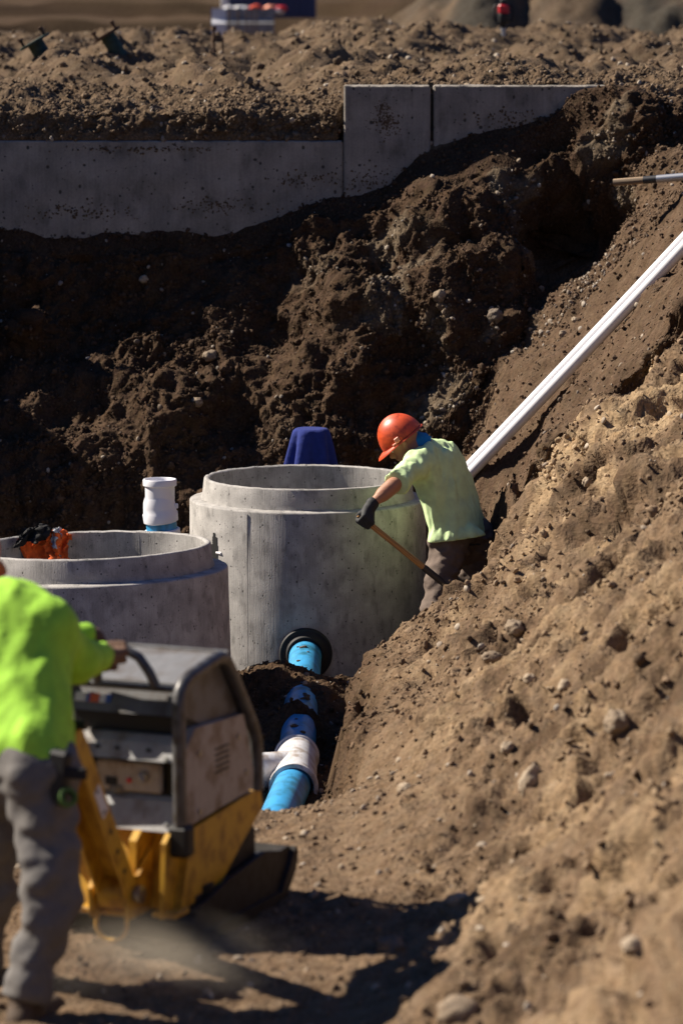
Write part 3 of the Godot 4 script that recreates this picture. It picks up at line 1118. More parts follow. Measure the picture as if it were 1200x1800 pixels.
func build_background() -> void:
	var n1 := noise(FastNoiseLite.TYPE_SIMPLEX, 0.45, 4, 71)
	var n2 := noise(FastNoiseLite.TYPE_CELLULAR, 1.3, 1, 72)
	var n3 := noise(FastNoiseLite.TYPE_CELLULAR, 4.5, 1, 73)
	var n4 := noise(FastNoiseLite.TYPE_SIMPLEX, 5.0, 3, 74)
	var plat := func(x: float, d: float) -> float:
		var b := lin([Vector2(29.4, 3.38), Vector2(31, 3.48), Vector2(36, 3.56), Vector2(44, 3.72), Vector2(49, 3.78), Vector2(51, 3.4), Vector2(56, 2.4)], d)
		b += 0.10 * smoothstep(0.0, 3.0, x) * (1.0 - smoothstep(29.4, 36.0, d))
		b -= 0.10 * smoothstep(0.0, 2.0, -x) * smoothstep(30, 33, d) * (1.0 - smoothstep(38, 44, d))
		b += 0.24 * exp(-pow((x + 2.62) / 0.5, 2) - pow((d - 33.4) / 1.0, 2)) + 0.28 * exp(-pow((x + 2.2) / 0.5, 2) - pow((d - 37.0) / 1.2, 2)) + 0.2 * exp(-pow((x + 0.1) / 0.5, 2) - pow((d - 41) / 1.5, 2)) + 0.14 * exp(-pow((x - 1.2) / 0.7, 2) - pow((d - 44) / 1.5, 2))
		var p := Vector3(x, 0, d)
		var rg := smoothstep(-0.35, 0.3, n1.get_noise_3d(x * 0.7 + 9.0, 3.0, d * 0.5))
		return b + 0.36 * n1.get_noise_3d(x * 1.4, 0, d * 0.8) - 0.20 * rg * (n2.get_noise_3dv(p) + 0.6) - 0.10 * rg * (n3.get_noise_3dv(p) + 0.5) + 0.05 * n4.get_noise_3dv(p)
	var c1 := func(x: float, d: float) -> Color:
		var q := 1.0 + 0.3 * n1.get_noise_3d(x * 2.0, 7.0, d)
		return Color(0.142 * q, 0.100 * q, 0.065 * q)
	var o := field("upper_ground", -9.0, 9.0, 29.4, 56.0, 0.055, 0.07, plat, c1)
	tag(o, "rough sunlit brown earth on the level above the concrete wall", "ground")
	var far := func(x: float, d: float) -> float:
		var b := lin([Vector2(54, 2.2), Vector2(62, 2.3), Vector2(95, 2.9), Vector2(112, 3.32), Vector2(112.3, 4.0), Vector2(119, 4.12), Vector2(119.3, 4.62), Vector2(127, 4.75), Vector2(127.3, 5.6), Vector2(134, 5.9), Vector2(134.3, 7.4), Vector2(170, 14.0), Vector2(300, 26)], d + 1.6 * n1.get_noise_2d(x * 0.10, 4.0))
		return b + 0.16 * n1.get_noise_2d(x * 0.5, d * 0.5)
	var c2 := func(x: float, d: float) -> Color:
		var q := 1.0 + 0.3 * n1.get_noise_2d(x * 0.25, d * 1.2)
		var t := smoothstep(100, 116, d)
		return Color(lerpf(0.16, 0.085, t) * q, lerpf(0.11, 0.055, t) * q, lerpf(0.068, 0.032, t) * q)
	o = field("far_ground", -60.0, 60.0, 54.0, 240.0, 1.0, 0.35, far, c2)
	tag(o, "stepped brown earth far behind the pit, rising in bands", "ground")
	# heap of grey brown spoil on the right, with tracks pressed into its side
	var heap := func(x: float, d: float) -> float:
		var w := 0.35 * n1.get_noise_2d(x * 0.6, d * 0.6)
		var up := minf((x + 1.25 + w) * 0.85 - absf(d - 70.0) * 0.06, 4.6) 
		var fr := (d - 58.0) * 0.55
		var bk := (86.0 - d) * 0.6
		var h := minf(minf(up, fr), bk)
		h += 0.16 * n1.get_noise_2d(x * 2.0, d * 2.0) - 0.06 * (n3.get_noise_2d(x * 0.4, d * 0.4) + 0.5)
		for g in [[1.55, 0.28, 0.30], [3.05, 0.30, 0.42], [4.6, 0.3, 0.25]]:
			h -= g[2] * exp(-pow((x - g[0] + (d - 62.0) * -0.09) / g[1], 2))
		return 2.0 + h
	var c3 := func(x: float, d: float) -> Color:
		var t := clampf(0.5 + 1.3 * n1.get_noise_2d(x * 0.7, d * 0.7) + 0.4 * sin(x * 2.1), 0, 1)
		return Color(lerpf(0.07, 0.13, t), lerpf(0.06, 0.095, t), lerpf(0.05, 0.065, t))
	o = field("spoil_heap", -3.6, 16.0, 57.0, 88.0, 0.11, 0.14, heap, c3)
	tag(o, "large grey brown heap of spoil behind the level ground, gullied by tracks", "spoil heap")

# ---------------------------------------------------------------- concrete wall
# slab with a face that is not quite even: front sheet plus the other sides
func cast_slab(x0: float, x1: float, y0: float, y1: float, d0: float, d1: float, sd: int) -> ArrayMesh:
	var g := Geo.new()
	var nz := noise(FastNoiseLite.TYPE_SIMPLEX, 1.2, 4, sd)
	var nx := maxi(int((x1 - x0) / 0.03), 4)
	var ny := 28
	var b := 0.012
	var p := []
	for r in ny + 1:
		for c in nx + 1:
			var x := lerpf(x0 + b, x1 - b, float(c) / nx)
			var y := lerpf(y0, y1 - b, float(r) / ny)
			var w := 0.006 * nz.get_noise_2d(x, y * 2.0)
			if r == ny or c == 0 or c == nx:
				w = 0.0
			p.append(Vector3(x, y, -d0 + w))
	g.sheet(p, nx + 1)
	# worn arris and top
	var q := []
	for r in 4:
		for c in nx + 1:
			var x := lerpf(x0 + b, x1 - b, float(c) / nx)
			var chip := 0.010 * maxf(0.0, nz.get_noise_2d(x * 6.0, 4.0)) + 0.004 * nz.get_noise_2d(x * 20.0, 9.0)
			match r:
				0: q.append(Vector3(x, y1 - b, -d0))
				1: q.append(Vector3(x, y1 - b * 0.4 - chip, -d0 - b * 0.4 - chip * 0.4))
				2: q.append(Vector3(x, y1 - chip * 0.3, -d0 - b - chip))
				3: q.append(Vector3(x, y1 + 0.003 * nz.get_noise_2d(x * 3.0, 1.0), -d1))
	g.sheet(q, nx + 1)
	for s in [[x0, -1.0], [x1, 1.0]]:
		var xi: float = s[0] - s[1] * b
		g.quad(Vector3(xi, y0, -d0), Vector3(s[0], y0, -d0 - b), Vector3(s[0], y1 - b, -d0 - b), Vector3(xi, y1 - b, -d0), Vector3(s[1], 0, 1).normalized())
		g.quad(Vector3(s[0], y0, -d0 - b), Vector3(s[0], y0, -d1), Vector3(s[0], y1 - b, -d1), Vector3(s[0], y1 - b, -d0 - b), Vector3(s[1], 0, 0))
		g.quad(Vector3(xi, y1, -d0 - b), Vector3(xi, y1, -d1), Vector3(s[0], y1 - b, -d1), Vector3(s[0], y1 - b, -d0 - b), Vector3(s[1], 1, 0).normalized())
	g.quad(Vector3(x0, y0, -d1), Vector3(x1, y0, -d1), Vector3(x1, y1 - b, -d1), Vector3(x0, y1 - b, -d1), Vector3(0, 0, -1))
	g.quad(Vector3(x0, y0, -d0), Vector3(x1, y0, -d0), Vector3(x1, y0, -d1), Vector3(x0, y0, -d1), Vector3(0, -1, 0))
	return g.mesh()

func build_wall() -> void:
	var t := thing("foundation_wall", "grey cast concrete wall with a step in its top, half dug free above the pit", "concrete wall", Vector3(0, 0, 0))
	put("low_section", cast_slab(-9.0, 0.012, 1.9, 3.14, 27.0, 27.25, 81), M.wall, t)
	put("high_section", cast_slab(0.016, 0.645, 2.3, 3.54, 26.99, 27.24, 82), M.wall, t)
	put("high_section", cast_slab(0.668, 1.92, 2.86, 3.54, 26.995, 27.245, 83), M.wall, t)
	var g := Geo.new()
	g.box(Vector3(0.03, 1.55, 0.14), move(Vector3(0.6565, 2.7, -27.14)), 0.002)
	put("joint_filler", g.mesh(), M.black, t)
	# soil still sticking to the cast face
	var rng := RandomNumberGenerator.new()
	rng.seed = 63
	var st := SurfaceTool.new()
	for q in [[0.33, 3.27, 0.10, 0.14, 60], [0.30, 3.38, 0.07, 0.05, 20], [0.2, 2.85, 0.2, 0.1, 30], [-0.9, 2.66, 0.3, 0.07, 40], [-1.9, 2.62, 0.4, 0.06, 40], [-0.3, 2.86, 0.2, 0.06, 24], [1.2, 3.3, 0.25, 0.07, 30], [-1.4, 3.08, 0.6, 0.03, 40]]:
		for k in int(q[4]) * 3:
			var s := rng.randf_range(0.002, 0.007)
			st.append_from(lump(Vector3(s * 1.3, s * 1.3, 0.004), 240 + k % 6, 0.6, 2), 0, move(Vector3(q[0] + rng.randfn(0.0, 0.5) * q[2], q[1] + rng.randfn(0.0, 0.5) * q[3], -27.0 + (0.009 if q[0] > 0.02 else 0.001)), Vector3(0, 0, rng.randf() * 360)))
	var cr := put("stuck_soil", st.commit(), M.clod, t)
	cr.set_meta("kind", "stuff")

# ---------------------------------------------------------------- manholes
func manhole_barrel(r: float, wall: float, h: float, lip_r: float, lip_h: float) -> Array:
	# outer barrel, then the spigot lip and the inside, as two meshes
	var g := Geo.new()
	var b := 0.012
	g.lathe([Vector2(r + 0.004, -0.6), Vector2(r, h - b), Vector2(r - b * 0.3, h - b * 0.3), Vector2(r - b, h), Vector2(lip_r + 0.008, h + 0.004)], 128, Transform3D(), TAU, 0.0, noise(FastNoiseLite.TYPE_SIMPLEX, 7.0, 3, 91), 0.004)
	var ri := r - wall
	var l := Geo.new()
	l.lathe([Vector2(lip_r + 0.008, h + 0.004), Vector2(lip_r, h + 0.03), Vector2(lip_r - 0.012, h + lip_h - 0.010), Vector2(lip_r - 0.016, h + lip_h - 0.003), Vector2(lip_r - 0.024, h + lip_h), Vector2(ri + 0.010, h + lip_h), Vector2(ri, h + lip_h - 0.008), Vector2(ri - 0.004, -0.3), Vector2(0.0, -0.3)], 128, Transform3D(), TAU, 0.0, noise(FastNoiseLite.TYPE_SIMPLEX, 9.0, 3, 92), 0.006)
	return [g.mesh(), l.mesh()]

func build_manholes() -> void:
	var big := thing("manhole", "taller grey concrete manhole ring beside the worker, blue pipe entering its foot", "manhole", Vector3(-0.215, 0.0, -23.42))
	var m := manhole_barrel(0.752, 0.125, 0.985, 0.672, 0.135)
	put("barrel", m[0], M.barrel, big)
	put("spigot_lip", m[1], M.barrel, big)
	# the form's seam, a thin fin from top to bottom on the left of the front
	var a := deg_to_rad(119.5)
	var g := Geo.new()
	g.box(Vector3(0.008, 1.5, 0.004), Transform3D(Basis(Vector3.UP, -a + PI / 2), Vector3(cos(a) * 0.753, 0.215, sin(a) * 0.753)), 0.004)
	put("form_seam", g.mesh(), M.barrel, big)
	# rubber boot where the pipe goes in
	var dir := Vector3(0.0, 0.0, 1.0)
	var at := spot(537, 1150, 22.665) - big.position
	g = Geo.new()
	g.lathe([Vector2(0.102, -0.2), Vector2(0.165, -0.16), Vector2(0.165, -0.02), Vector2(0.158, -0.01), Vector2(0.14, -0.012), Vector2(0.122, 0.0), Vector2(0.115, 0.02), Vector2(0.108, 0.022), Vector2(0.104, 0.01), Vector2(0.1, -0.1)], 48, along(at + Vector3(0, 0, 0.026), Vector3(-0.03, -0.03, 1)))
	put("rubber_boot", g.mesh(), M.rubber, big)
	# a broken-out lifting hole on the left with a white peg
	a = deg_to_rad(140.0)
	g = Geo.new()
	for q in [[0.60, 0.68, 0.075, 0.0], [0.68, 0.75, 0.085, 0.004], [0.75, 0.80, 0.06, -0.002], [0.80, 0.825, 0.028, 0.006]]:
		g.lathe([Vector2(0.7565, q[0]), Vector2(0.7565, q[1])], 6, Transform3D(), q[2], a - q[2] / 2.0 + q[3])
	put("lifting_hole", g.mesh(), M.black, big)
	g = Geo.new()
	var pk := Vector3(cos(a - 0.02) * 0.75, 0.70, sin(a - 0.02) * 0.75)
	g.tube([pk, pk + Vector3(0.03, 0.0, 0.035)], 0.010, 8)
	put("plug", g.mesh(), M.white_pvc, big)

	var near := thing("manhole", "nearer grey concrete manhole ring with an orange vest over its rim", "manhole", Vector3(-1.432, 0.0, -21.12))
	near.rotation_degrees = Vector3(-1.2, 0.0, 1.4)
	m = manhole_barrel(0.798, 0.13, 0.865, 0.713, 0.14)
	put("barrel", m[0], M.barrel, near)
	put("spigot_lip", m[1], M.barrel, near)

# ---------------------------------------------------------------- pipes
func bell(g: Geo, xf: Transform3D, r: float, l: float, lip: float) -> void:
	g.lathe([Vector2(r, 0.0), Vector2(r + 0.004, 0.004), Vector2(r + 0.004, l - 0.03), Vector2(r + lip, l - 0.024), Vector2(r + lip, l - 0.003), Vector2(r + lip - 0.004, l), Vector2(r - 0.006, l), Vector2(r - 0.012, l - 0.008), Vector2(r - 0.012, l * 0.2)], 40, xf)

func build_pipes() -> void:
	# sewer pipe from the manhole towards the ramp
	var p0 := spot(537, 1150, 22.7)
	var p1 := spot(521, 1333, 20.1)
	var dir := (p1 - p0).normalized()
	var wy0 := spot(524, 1312, 20.3)
	var g := Geo.new()
	g.tube([p0 - dir * 0.1, p0.lerp(p1, 0.5), p1 + dir * 0.05], 0.101, 40)
	var t := thing("sewer_pipe", "blue pipe running out of the manhole's black rubber boot, partly covered with soil", "pipe", (p0 + p1) / 2.0)
	g = Geo.new()
	g.tube([p0 - dir * 0.1 - t.position, (p0 + p1) / 2.0 - t.position, p1 + dir * 0.06 - t.position], 0.101, 40)
	put("barrel", g.mesh(), M.blue_pipe, t)
	# spilled soil stuck on the crown of the pipe
	var rng := RandomNumberGenerator.new()
	rng.seed = 77
	g = Geo.new()
	var crumbs := ArrayMesh.new()
	var st := SurfaceTool.new()
	for k in 20:
		var f := rng.randf_range(0.05, 0.95)
		if rng.randf() < 0.6:
			f = [0.12, 0.35, 0.45, 0.62, 0.72][rng.randi() % 5] + rng.randf_range(-0.05, 0.05)
		var a := rng.randfn(0.0, 0.35)
		var q := p0.lerp(p1, f) + Vector3(sin(a), cos(a), 0) * 0.103 - t.position
		var s := rng.randf_range(0.006, 0.02)
		st.append_from(lump(Vector3(s * 1.3, s * 0.7, s * 1.5), 200 + k % 6, 0.5, 2), 0, move(q, Vector3(0, rng.randf() * 360, 0)))
	st.set_material(M.clod)
	var cr := put("stuck_soil", st.commit(), M.clod, t)
	cr.set_meta("kind", "stuff")

	# wye fitting
	var e0 := p1
	var e1 := spot(516, 1383, 19.57)
	var d2 := (e1 - e0).normalized()
	t = thing("wye_fitting", "white branch fitting joining the blue pipes, its side arm turned left", "pipe fitting", e0)
	g = Geo.new()
	bell(g, along(d2 * 0.12, -d2), 0.114, 0.17, 0.012)
	put("back_socket", g.mesh(), M.white_dirty, t)
	g = Geo.new()
	g.lathe([Vector2(0.118, 0.0), Vector2(0.120, 0.30)], 40, along(d2 * 0.11, d2))
	put("body", g.mesh(), M.white_dirty, t)
	g = Geo.new()
	bell(g, along(d2 * 0.38, d2), 0.118, 0.17, 0.016)
	put("front_socket", g.mesh(), M.white_dirty, t)
	g = Geo.new()
	var br := Vector3(-0.78, 0.06, 0.62).normalized()
	var bs := d2 * 0.22
	g.lathe([Vector2(0.108, 0.0), Vector2(0.110, 0.36)], 32, along(bs, br))
	bell(g, along(bs + br * 0.34, br), 0.112, 0.14, 0.014)
	put("side_arm", g.mesh(), M.white_dirty, t)

	var f0 := e0 + d2 * 0.42
	var f1 := spot(497, 1420, 19.1)
	var d3 := (f1 - f0).normalized()
	t = thing("sewer_pipe", "short blue pipe leaving the white fitting and dipping under the sandy ramp", "pipe", f0)
	g = Geo.new()
	g.tube([Vector3.ZERO, d3 * 0.5, d3 * 1.6], 0.099, 40)
	put("barrel", g.mesh(), M.blue_pipe, t)

	# upright riser behind the near manhole
	var rx := spot(281, 842, 22.0)
	t = thing("riser_pipe", "white upright pipe with an open bell mouth behind the near manhole", "pipe fitting", Vector3(rx.x, 0.0, rx.z))
	var y1 := rx.y
	g = Geo.new()
	g.lathe([Vector2(0.088, y1 - 0.14), Vector2(0.089, y1 - 0.045), Vector2(0.101, y1 - 0.038), Vector2(0.102, y1 - 0.006), Vector2(0.098, y1), Vector2(0.091, y1), Vector2(0.086, y1 - 0.008), Vector2(0.084, y1 - 0.16)], 40)
	put("bell_mouth", g.mesh(), M.white_pvc, t)
	g = Geo.new()
	var tilt := along(Vector3(0.006, y1 - 0.255, 0.0), Vector3(-0.10, 1, 0.05))
	g.lathe([Vector2(0.088, -0.01), Vector2(0.104, 0.0), Vector2(0.106, 0.05), Vector2(0.100, 0.058), Vector2(0.098, 0.09), Vector2(0.094, 0.12), Vector2(0.084, 0.15)], 40, tilt)
	put("bend", g.mesh(), M.white_pvc, t)
	g = Geo.new()
	g.lathe([Vector2(0.092, -0.10), Vector2(0.092, 0.0)], 40, tilt)
	put("blue_band", g.mesh(), M.blue_pipe, t)
	g = Geo.new()
	g.lathe([Vector2(0.09, -1.35), Vector2(0.096, -0.16), Vector2(0.108, -0.085), Vector2(0.108, -0.054), Vector2(0.102, -0.048), Vector2(0.09, -0.05)], 40, tilt)
	put("lower_coupling", g.mesh(), M.white_pvc, t)
	g = Geo.new()
	g.box(Vector3(0.02, 0.03, 0.02), move(Vector3(0.10, y1 - 0.16, 0.02)), 0.004)
	put("moulded_lug", g.mesh(), M.white_pvc, t)

	# two long white pipes leaning on the bank
	for k in 2:
		var lo := Vector3(0.77, 0.98, -24.5)
		var hi := Vector3(2.62, 3.27, -22.65)
		var sd := Vector3(0.0, -0.012, 0.0) if k == 0 else Vector3(0.026, -0.026, 0.066)
		var w := thing("conduit", "long white pipe on the bank, " + ("upper of the touching pair" if k == 0 else "lower of the touching pair"), "pipe", lo + sd, "long white pipes on the bank")
		g = Geo.new()
		var v := hi - lo
		var pts := []
		for i in 9:
			var f := i / 8.0
			pts.append(v * f + Vector3(0, -0.012 * sin(PI * f), 0))
		g.tube(pts, 0.037, 24)
		put("barrel", g.mesh(), M.white_pvc, w)
		g = Geo.new()
		g.lathe([Vector2(0.035, 0), Vector2(0.040, 0.01), Vector2(0.040, 0.12), Vector2(0.033, 0.125)], 24, along(Vector3.ZERO, v))
		put("socket", g.mesh(), M.white_pvc, w)

	var pole := thing("pole", "pale weathered pole lying out over the bank's top with a dark band", "pole", spot(1078, 321, 25.6))
	var pv := spot(1290, 303, 25.3) - pole.position
	g = Geo.new()
	g.tube([Vector3.ZERO, pv * 0.25], [0.026, 0.025], 14)
	put("tip", g.mesh(), M.wood_pale, pole)
	g = Geo.new()
	g.tube([pv * 0.25, pv * 0.36], 0.027, 14)
	put("dark_band", g.mesh(), M.steel_dark, pole)
	g = Geo.new()
	g.tube([pv * 0.36, pv * 2.2], [0.027, 0.031], 14)
	put("shaft", g.mesh(), M.galv, pole)

# ---------------------------------------------------------------- cloths
func build_cloths() -> void:
	# blue cloth over a capped pipe end
	var top := spot(547, 753, 24.75)
	var t := thing("pipe_stub", "white capped pipe end standing behind the tall manhole under a blue cloth", "pipe", Vector3(top.x, 0.3, top.z))
	var g := Geo.new()
	var h := top.y - 0.3 - 0.006
	g.lathe([Vector2(0.10, -0.4), Vector2(0.10, h - 0.10), Vector2(0.108, h - 0.095), Vector2(0.108, h - 0.006), Vector2(0.10, h), Vector2(0, h)], 32)
	put("cap", g.mesh(), M.white_pvc, t)
	g = Geo.new()
	g.tube([Vector3(0.11, h - 0.24, 0.02), Vector3(0.135, h - 0.18, 0.05), Vector3(0.125, h - 0.165, 0.05)], 0.012, 8)
	put("strap", g.mesh(), M.white_dirty, t)
	var p := []
	var cols := 97
	for r in 22:
		var f := r / 21.0
		for c in cols:
			var a := TAU * c / (cols - 1)
			var q: Vector3
			if f < 0.3:
				var rr := 0.112 * f / 0.3
				q = Vector3(cos(a) * rr, 0.0025 * sin(a * 3.0 + 1.0) * f, sin(a) * rr)
			else:
				var s := (f - 0.3) / 0.7
				var fold := sin(a * 7.0 + 0.7 + 0.6 * sin(a * 2.0)) + 0.55 * sin(a * 11.0 + 2.0) + 0.4 * sin(a * 3.0)
				var rr := 0.116 + 0.030 * s + (0.055 * pow(s, 0.55)) * pow(absf(sin(a * 4.0 + 0.7 * sin(a * 2.0) + 0.3)), 1.3) + 0.008 * s * fold
				var drop := 0.29 + 0.03 * sin(a * 2.0 + 0.5) + 0.018 * sin(a * 5.0)
				q = Vector3(cos(a) * rr, -drop * s - 0.012 * minf(1.0, s * 6.0), sin(a) * rr)
			p.append(q)
	g = Geo.new()
	g.sheet(p, cols, 0.004)
	var c := put("cloth", g.mesh(), M.navy)
	c.position = top
	tag(c, "dark blue cloth hanging in folds over the pipe end behind the manhole", "cloth")

	# vest and dark jacket over the rim of the near manhole
	var rim := spot(78, 948, 21.72)
	var nz := noise(FastNoiseLite.TYPE_SIMPLEX, 9.0, 2, 95)
	var hang := func(x0: float, x1: float, y_in: float, y_out: float, lift: float, sd: float, skew: float) -> Array:
		var pts := []
		for r in 26:
			var s := r / 25.0
			for k in 22:
				var u := k / 21.0
				var x := lerpf(x0, x1, u) + skew * (s - 0.5) + 0.02 * nz.get_noise_2d(s * 0.4 + sd, u * 0.4)
				# over the rim: from the inside, over the top, to the back
				var arc := (s - 0.62) * 0.5
				var y := 0.0
				var z := 0.0
				if s < 0.62:
					var q := (0.62 - s) / 0.62
					y = lift - y_in * q * (0.85 + 0.2 * sin(u * 5.0 + sd))
					z = 0.075 + 0.03 * sin(u * 9.0 + sd) * q + 0.03 * q
				else:
					var q := (s - 0.62) / 0.38
					y = lift - y_out * q * q
					z = 0.075 - 0.20 * q
				y += 0.020 * nz.get_noise_2d(u * 0.25 + sd, s * 0.22 + 5.0) + lift * 0.6 * sin(PI * u) * sin(PI * clampf(s * 1.1, 0, 1))
				z += 0.024 * nz.get_noise_2d(u * 0.3 + sd, s * 0.28)
				pts.append(Vector3(x, y, z))
		return pts
	t = thing("safety_vest", "orange safety vest with a silver strip hung over the near manhole's rim", "safety vest", rim)
	g = Geo.new()
	g.sheet(hang.call(-0.135, 0.085, 0.17, 0.10, 0.010, 1.0, -0.06), 22, 0.004)
	put("front_panel", g.mesh(), M.vest_orange, t)
	g = Geo.new()
	g.sheet(hang.call(0.03, 0.15, 0.16, 0.10, 0.045, 4.0, 0.02), 22, 0.004)
	put("side_panel", g.mesh(), M.vest_orange, t)
	g = Geo.new()
	g.sheet(hang.call(0.06, 0.10, 0.15, 0.05, 0.053, 4.0, 0.02), 22, 0.003)
	put("silver_strip", g.mesh(), M.vest_silver, t)
	var jk := put("jacket", null, M.black_cloth)
	g = Geo.new()
	g.sheet(hang.call(-0.12, 0.045, 0.095, 0.12, 0.045, 7.0, 0.10), 22, 0.010)
	jk.mesh = g.mesh()
	jk.position = rim + Vector3(0.0, 0.03, 0.045)
	tag(jk, "black garment bundled on top of the orange vest on the manhole rim", "jacket")

# ---------------------------------------------------------------- people
func joined(list: Array) -> ArrayMesh:
	var st := SurfaceTool.new()
	for m in list:
		st.append_from(m, 0, Transform3D())
	return st.commit()

func head_bones(c: Vector3, f: Vector3, u: Vector3, s := 1.0) -> Array:
	var r := f.cross(u).normalized()
	var b := []
	b.append([c + (u * 0.035 - f * 0.030) * s, c + (u * 0.040 + f * 0.030) * s, 0.078 * s, 0.074 * s])
	for q in [-1.0, 1.0]:
		b.append([c + (r * 0.030 * q + u * 0.01 + f * 0.030) * s, c + (r * 0.022 * q - u * 0.060 + f * 0.055) * s, 0.050 * s, 0.030 * s])   # cheeks
		b.append([c + (r * 0.050 * q - u * 0.030 - f * 0.005) * s, c + (r * 0.016 * q - u * 0.086 + f * 0.064) * s, 0.030 * s, 0.022 * s])   # jaw
		b.append([c + (r * 0.076 * q + u * 0.012 - f * 0.012) * s, c + (r * 0.074 * q - u * 0.026 - f * 0.002) * s, 0.013 * s, 0.009 * s])  # ear
		b.append([c + (r * 0.082 * q + u * 0.018 - f * 0.022) * s, c + (r * 0.080 * q - u * 0.004 - f * 0.026) * s, 0.008 * s, 0.006 * s])
		b.append([c + (r * 0.012 * q + u * 0.022 + f * 0.092) * s, c + (r * 0.046 * q + u * 0.020 + f * 0.076) * s, 0.010 * s, 0.009 * s])  # brow
	b.append([c + (u * 0.006 + f * 0.096) * s, c + (-u * 0.026 + f * 0.116) * s, 0.010 * s, 0.013 * s])   # nose
	b.append([c + (-u * 0.028 + f * 0.104) * s, c + (-u * 0.026 + f * 0.112) * s, 0.016 * s, 0.012 * s])
	b.append([c + (-u * 0.054 + f * 0.090) * s, c + (-u * 0.058 + f * 0.092) * s, 0.014 * s, 0.014 * s])   # lips
	b.append([c + (-u * 0.084 + f * 0.074) * s, c + (-u * 0.090 + f * 0.076) * s, 0.018 * s, 0.018 * s])   # chin
	b.append([c + (-u * 0.03 - f * 0.03) * s, c + (-u * 0.11 - f * 0.035) * s, 0.058 * s, 0.054 * s])      # neck
	return b

func face_bits(o: Node3D, c: Vector3, f: Vector3, u: Vector3) -> void:
	var r := f.cross(u).normalized()
	for q in [-1.0, 1.0]:
		var e := put("eye", lump(Vector3.ONE * 0.0125, 5, 0.0, 6), M.eye_white, o)
		e.position = c + r * 0.031 * q + u * 0.004 + f * 0.084 - o.position
		var i := put("iris", lump(Vector3(0.006, 0.006, 0.006), 5, 0.0, 4), M.eye_dark, e)
		i.position = f * 0.0085
	var g := Geo.new()
	g.tube([c - r * 0.022 - u * 0.056 + f * 0.100 - o.position, c - u * 0.055 + f * 0.106 - o.position, c + r * 0.022 - u * 0.056 + f * 0.100 - o.position], 0.004, 6)
	put("mouth", g.mesh(), M.lips, o)

# a fist closed round a bar: c on the bar, a along it (towards the little finger), b from the bar to the knuckles
func grip_bones(c: Vector3, a: Vector3, b: Vector3, rs: float, wrist: Vector3, fat := 1.0) -> Array:
	a = a.normalized()
	b = (b - a * a.dot(b)).normalized()
	var t := a.cross(b).normalized()
	if t.dot(wrist - c) > 0.0:
		t = -t
	var out := []
	var length := [0.94, 1.05, 1.0, 0.82]
	for i in 4:
		var o := a * (i - 1.5) * 0.0215
		var l: float = length[i]
		var p0 := c + o + b * (rs + 0.018) - t * 0.024
		var p1 := c + o + b * (rs + 0.013) + t * 0.018 * l
		var p2 := c + o + t * (rs + 0.013) * l - b * 0.010
		var p3 := c + o - b * (rs + 0.010) + t * 0.004
		out.append([p0, p1, 0.0108 * fat, 0.0102 * fat])
		out.append([p1, p2, 0.0102 * fat, 0.0096 * fat])
		out.append([p2, p3, 0.0096 * fat, 0.0084 * fat])
		out.append([p0, wrist + o * 0.45, 0.0125 * fat, 0.019 * fat])
		out.append([c + o * 0.9 - t * (rs + 0.012) + b * 0.002, wrist + o * 0.4, 0.0120 * fat, 0.018 * fat])
	var th0 := wrist.lerp(c - a * 0.03, 0.45) - a * 0.012
	var th1 := c - a * 0.050 - t * 0.012 - b * 0.002
	var th2 := c - a * 0.046 + t * 0.012 - b * (rs + 0.007)
	var th3 := c - a * 0.030 + t * (rs + 0.016) - b * 0.006
	out.append([th0, th1, 0.017 * fat, 0.0135 * fat])
	out.append([th1, th2, 0.0130 * fat, 0.0115 * fat])
	out.append([th2, th3, 0.0112 * fat, 0.0092 * fat])
	return out

# hard hat: ridged dome, brim with a peak, side slot and headband
func hard_hat(o: Node3D, c: Vector3, f: Vector3, u: Vector3, mat: Material) -> void:
	var r := f.cross(u).normalized()
	var xf := Transform3D(Basis(r, u, -f), c - o.position)
	var cols := 73
	var p := []
	for i in 25:
		var t := i / 24.0 * PI / 2.0
		for k in cols:
			var a := TAU * k / (cols - 1)
			var sx := 0.116
			var sz := 0.140
			var q := Vector3(sin(a) * sx * cos(t), sin(t) * 0.150, -cos(a) * sz * cos(t))
			# a raised ridge along the crown
			var rid := exp(-pow(q.x / 0.018, 2.0)) * 0.006 * smoothstep(0.15, 0.6, t)
			q.y += rid
			p.append(xf * q)
	var g := Geo.new()
	g.sheet(p, cols, 0.003)
	put("hard_hat_shell", g.mesh(), mat, o)
	p = []
	for i in 7:
		var s := i / 6.0
		for k in cols:
			var a := TAU * k / (cols - 1)
			var front := pow(maxf(0.0, cos(a)), 1.5)
			var w := 0.014 + 0.050 * front
			var rr := s * w
			var lip := -0.008 * s - 0.016 * front * s * s
			if i == 6:
				lip -= 0.006
				rr = w
			p.append(xf * Vector3(sin(a) * (0.115 + rr), lip, -cos(a) * (0.139 + rr)))
	g = Geo.new()
	g.sheet(p, cols, 0.003)
	put("brim", g.mesh(), mat, o)
	for q in [-1.0, 1.0]:
		g = Geo.new()
		g.box(Vector3(0.012, 0.030, 0.034), xf * move(Vector3(q * 0.119, 0.018, 0.0), Vector3(0, 0, q * 8.0)), 0.004)
		g.box(Vector3(0.010, 0.012, 0.05), xf * move(Vector3(q * 0.119, 0.004, -0.02)), 0.003)
		put("slot_lug", g.mesh(), M.hat_lug, o)
	g = Geo.new()
	g.tube([xf * Vector3(-0.10, -0.008, 0.03), xf * Vector3(-0.07, -0.012, -0.075), xf * Vector3(0, -0.012, -0.115), xf * Vector3(0.07, -0.012, -0.075), xf * Vector3(0.10, -0.008, 0.03)], 0.009, 8)
	put("headband", g.mesh(), M.black, o)

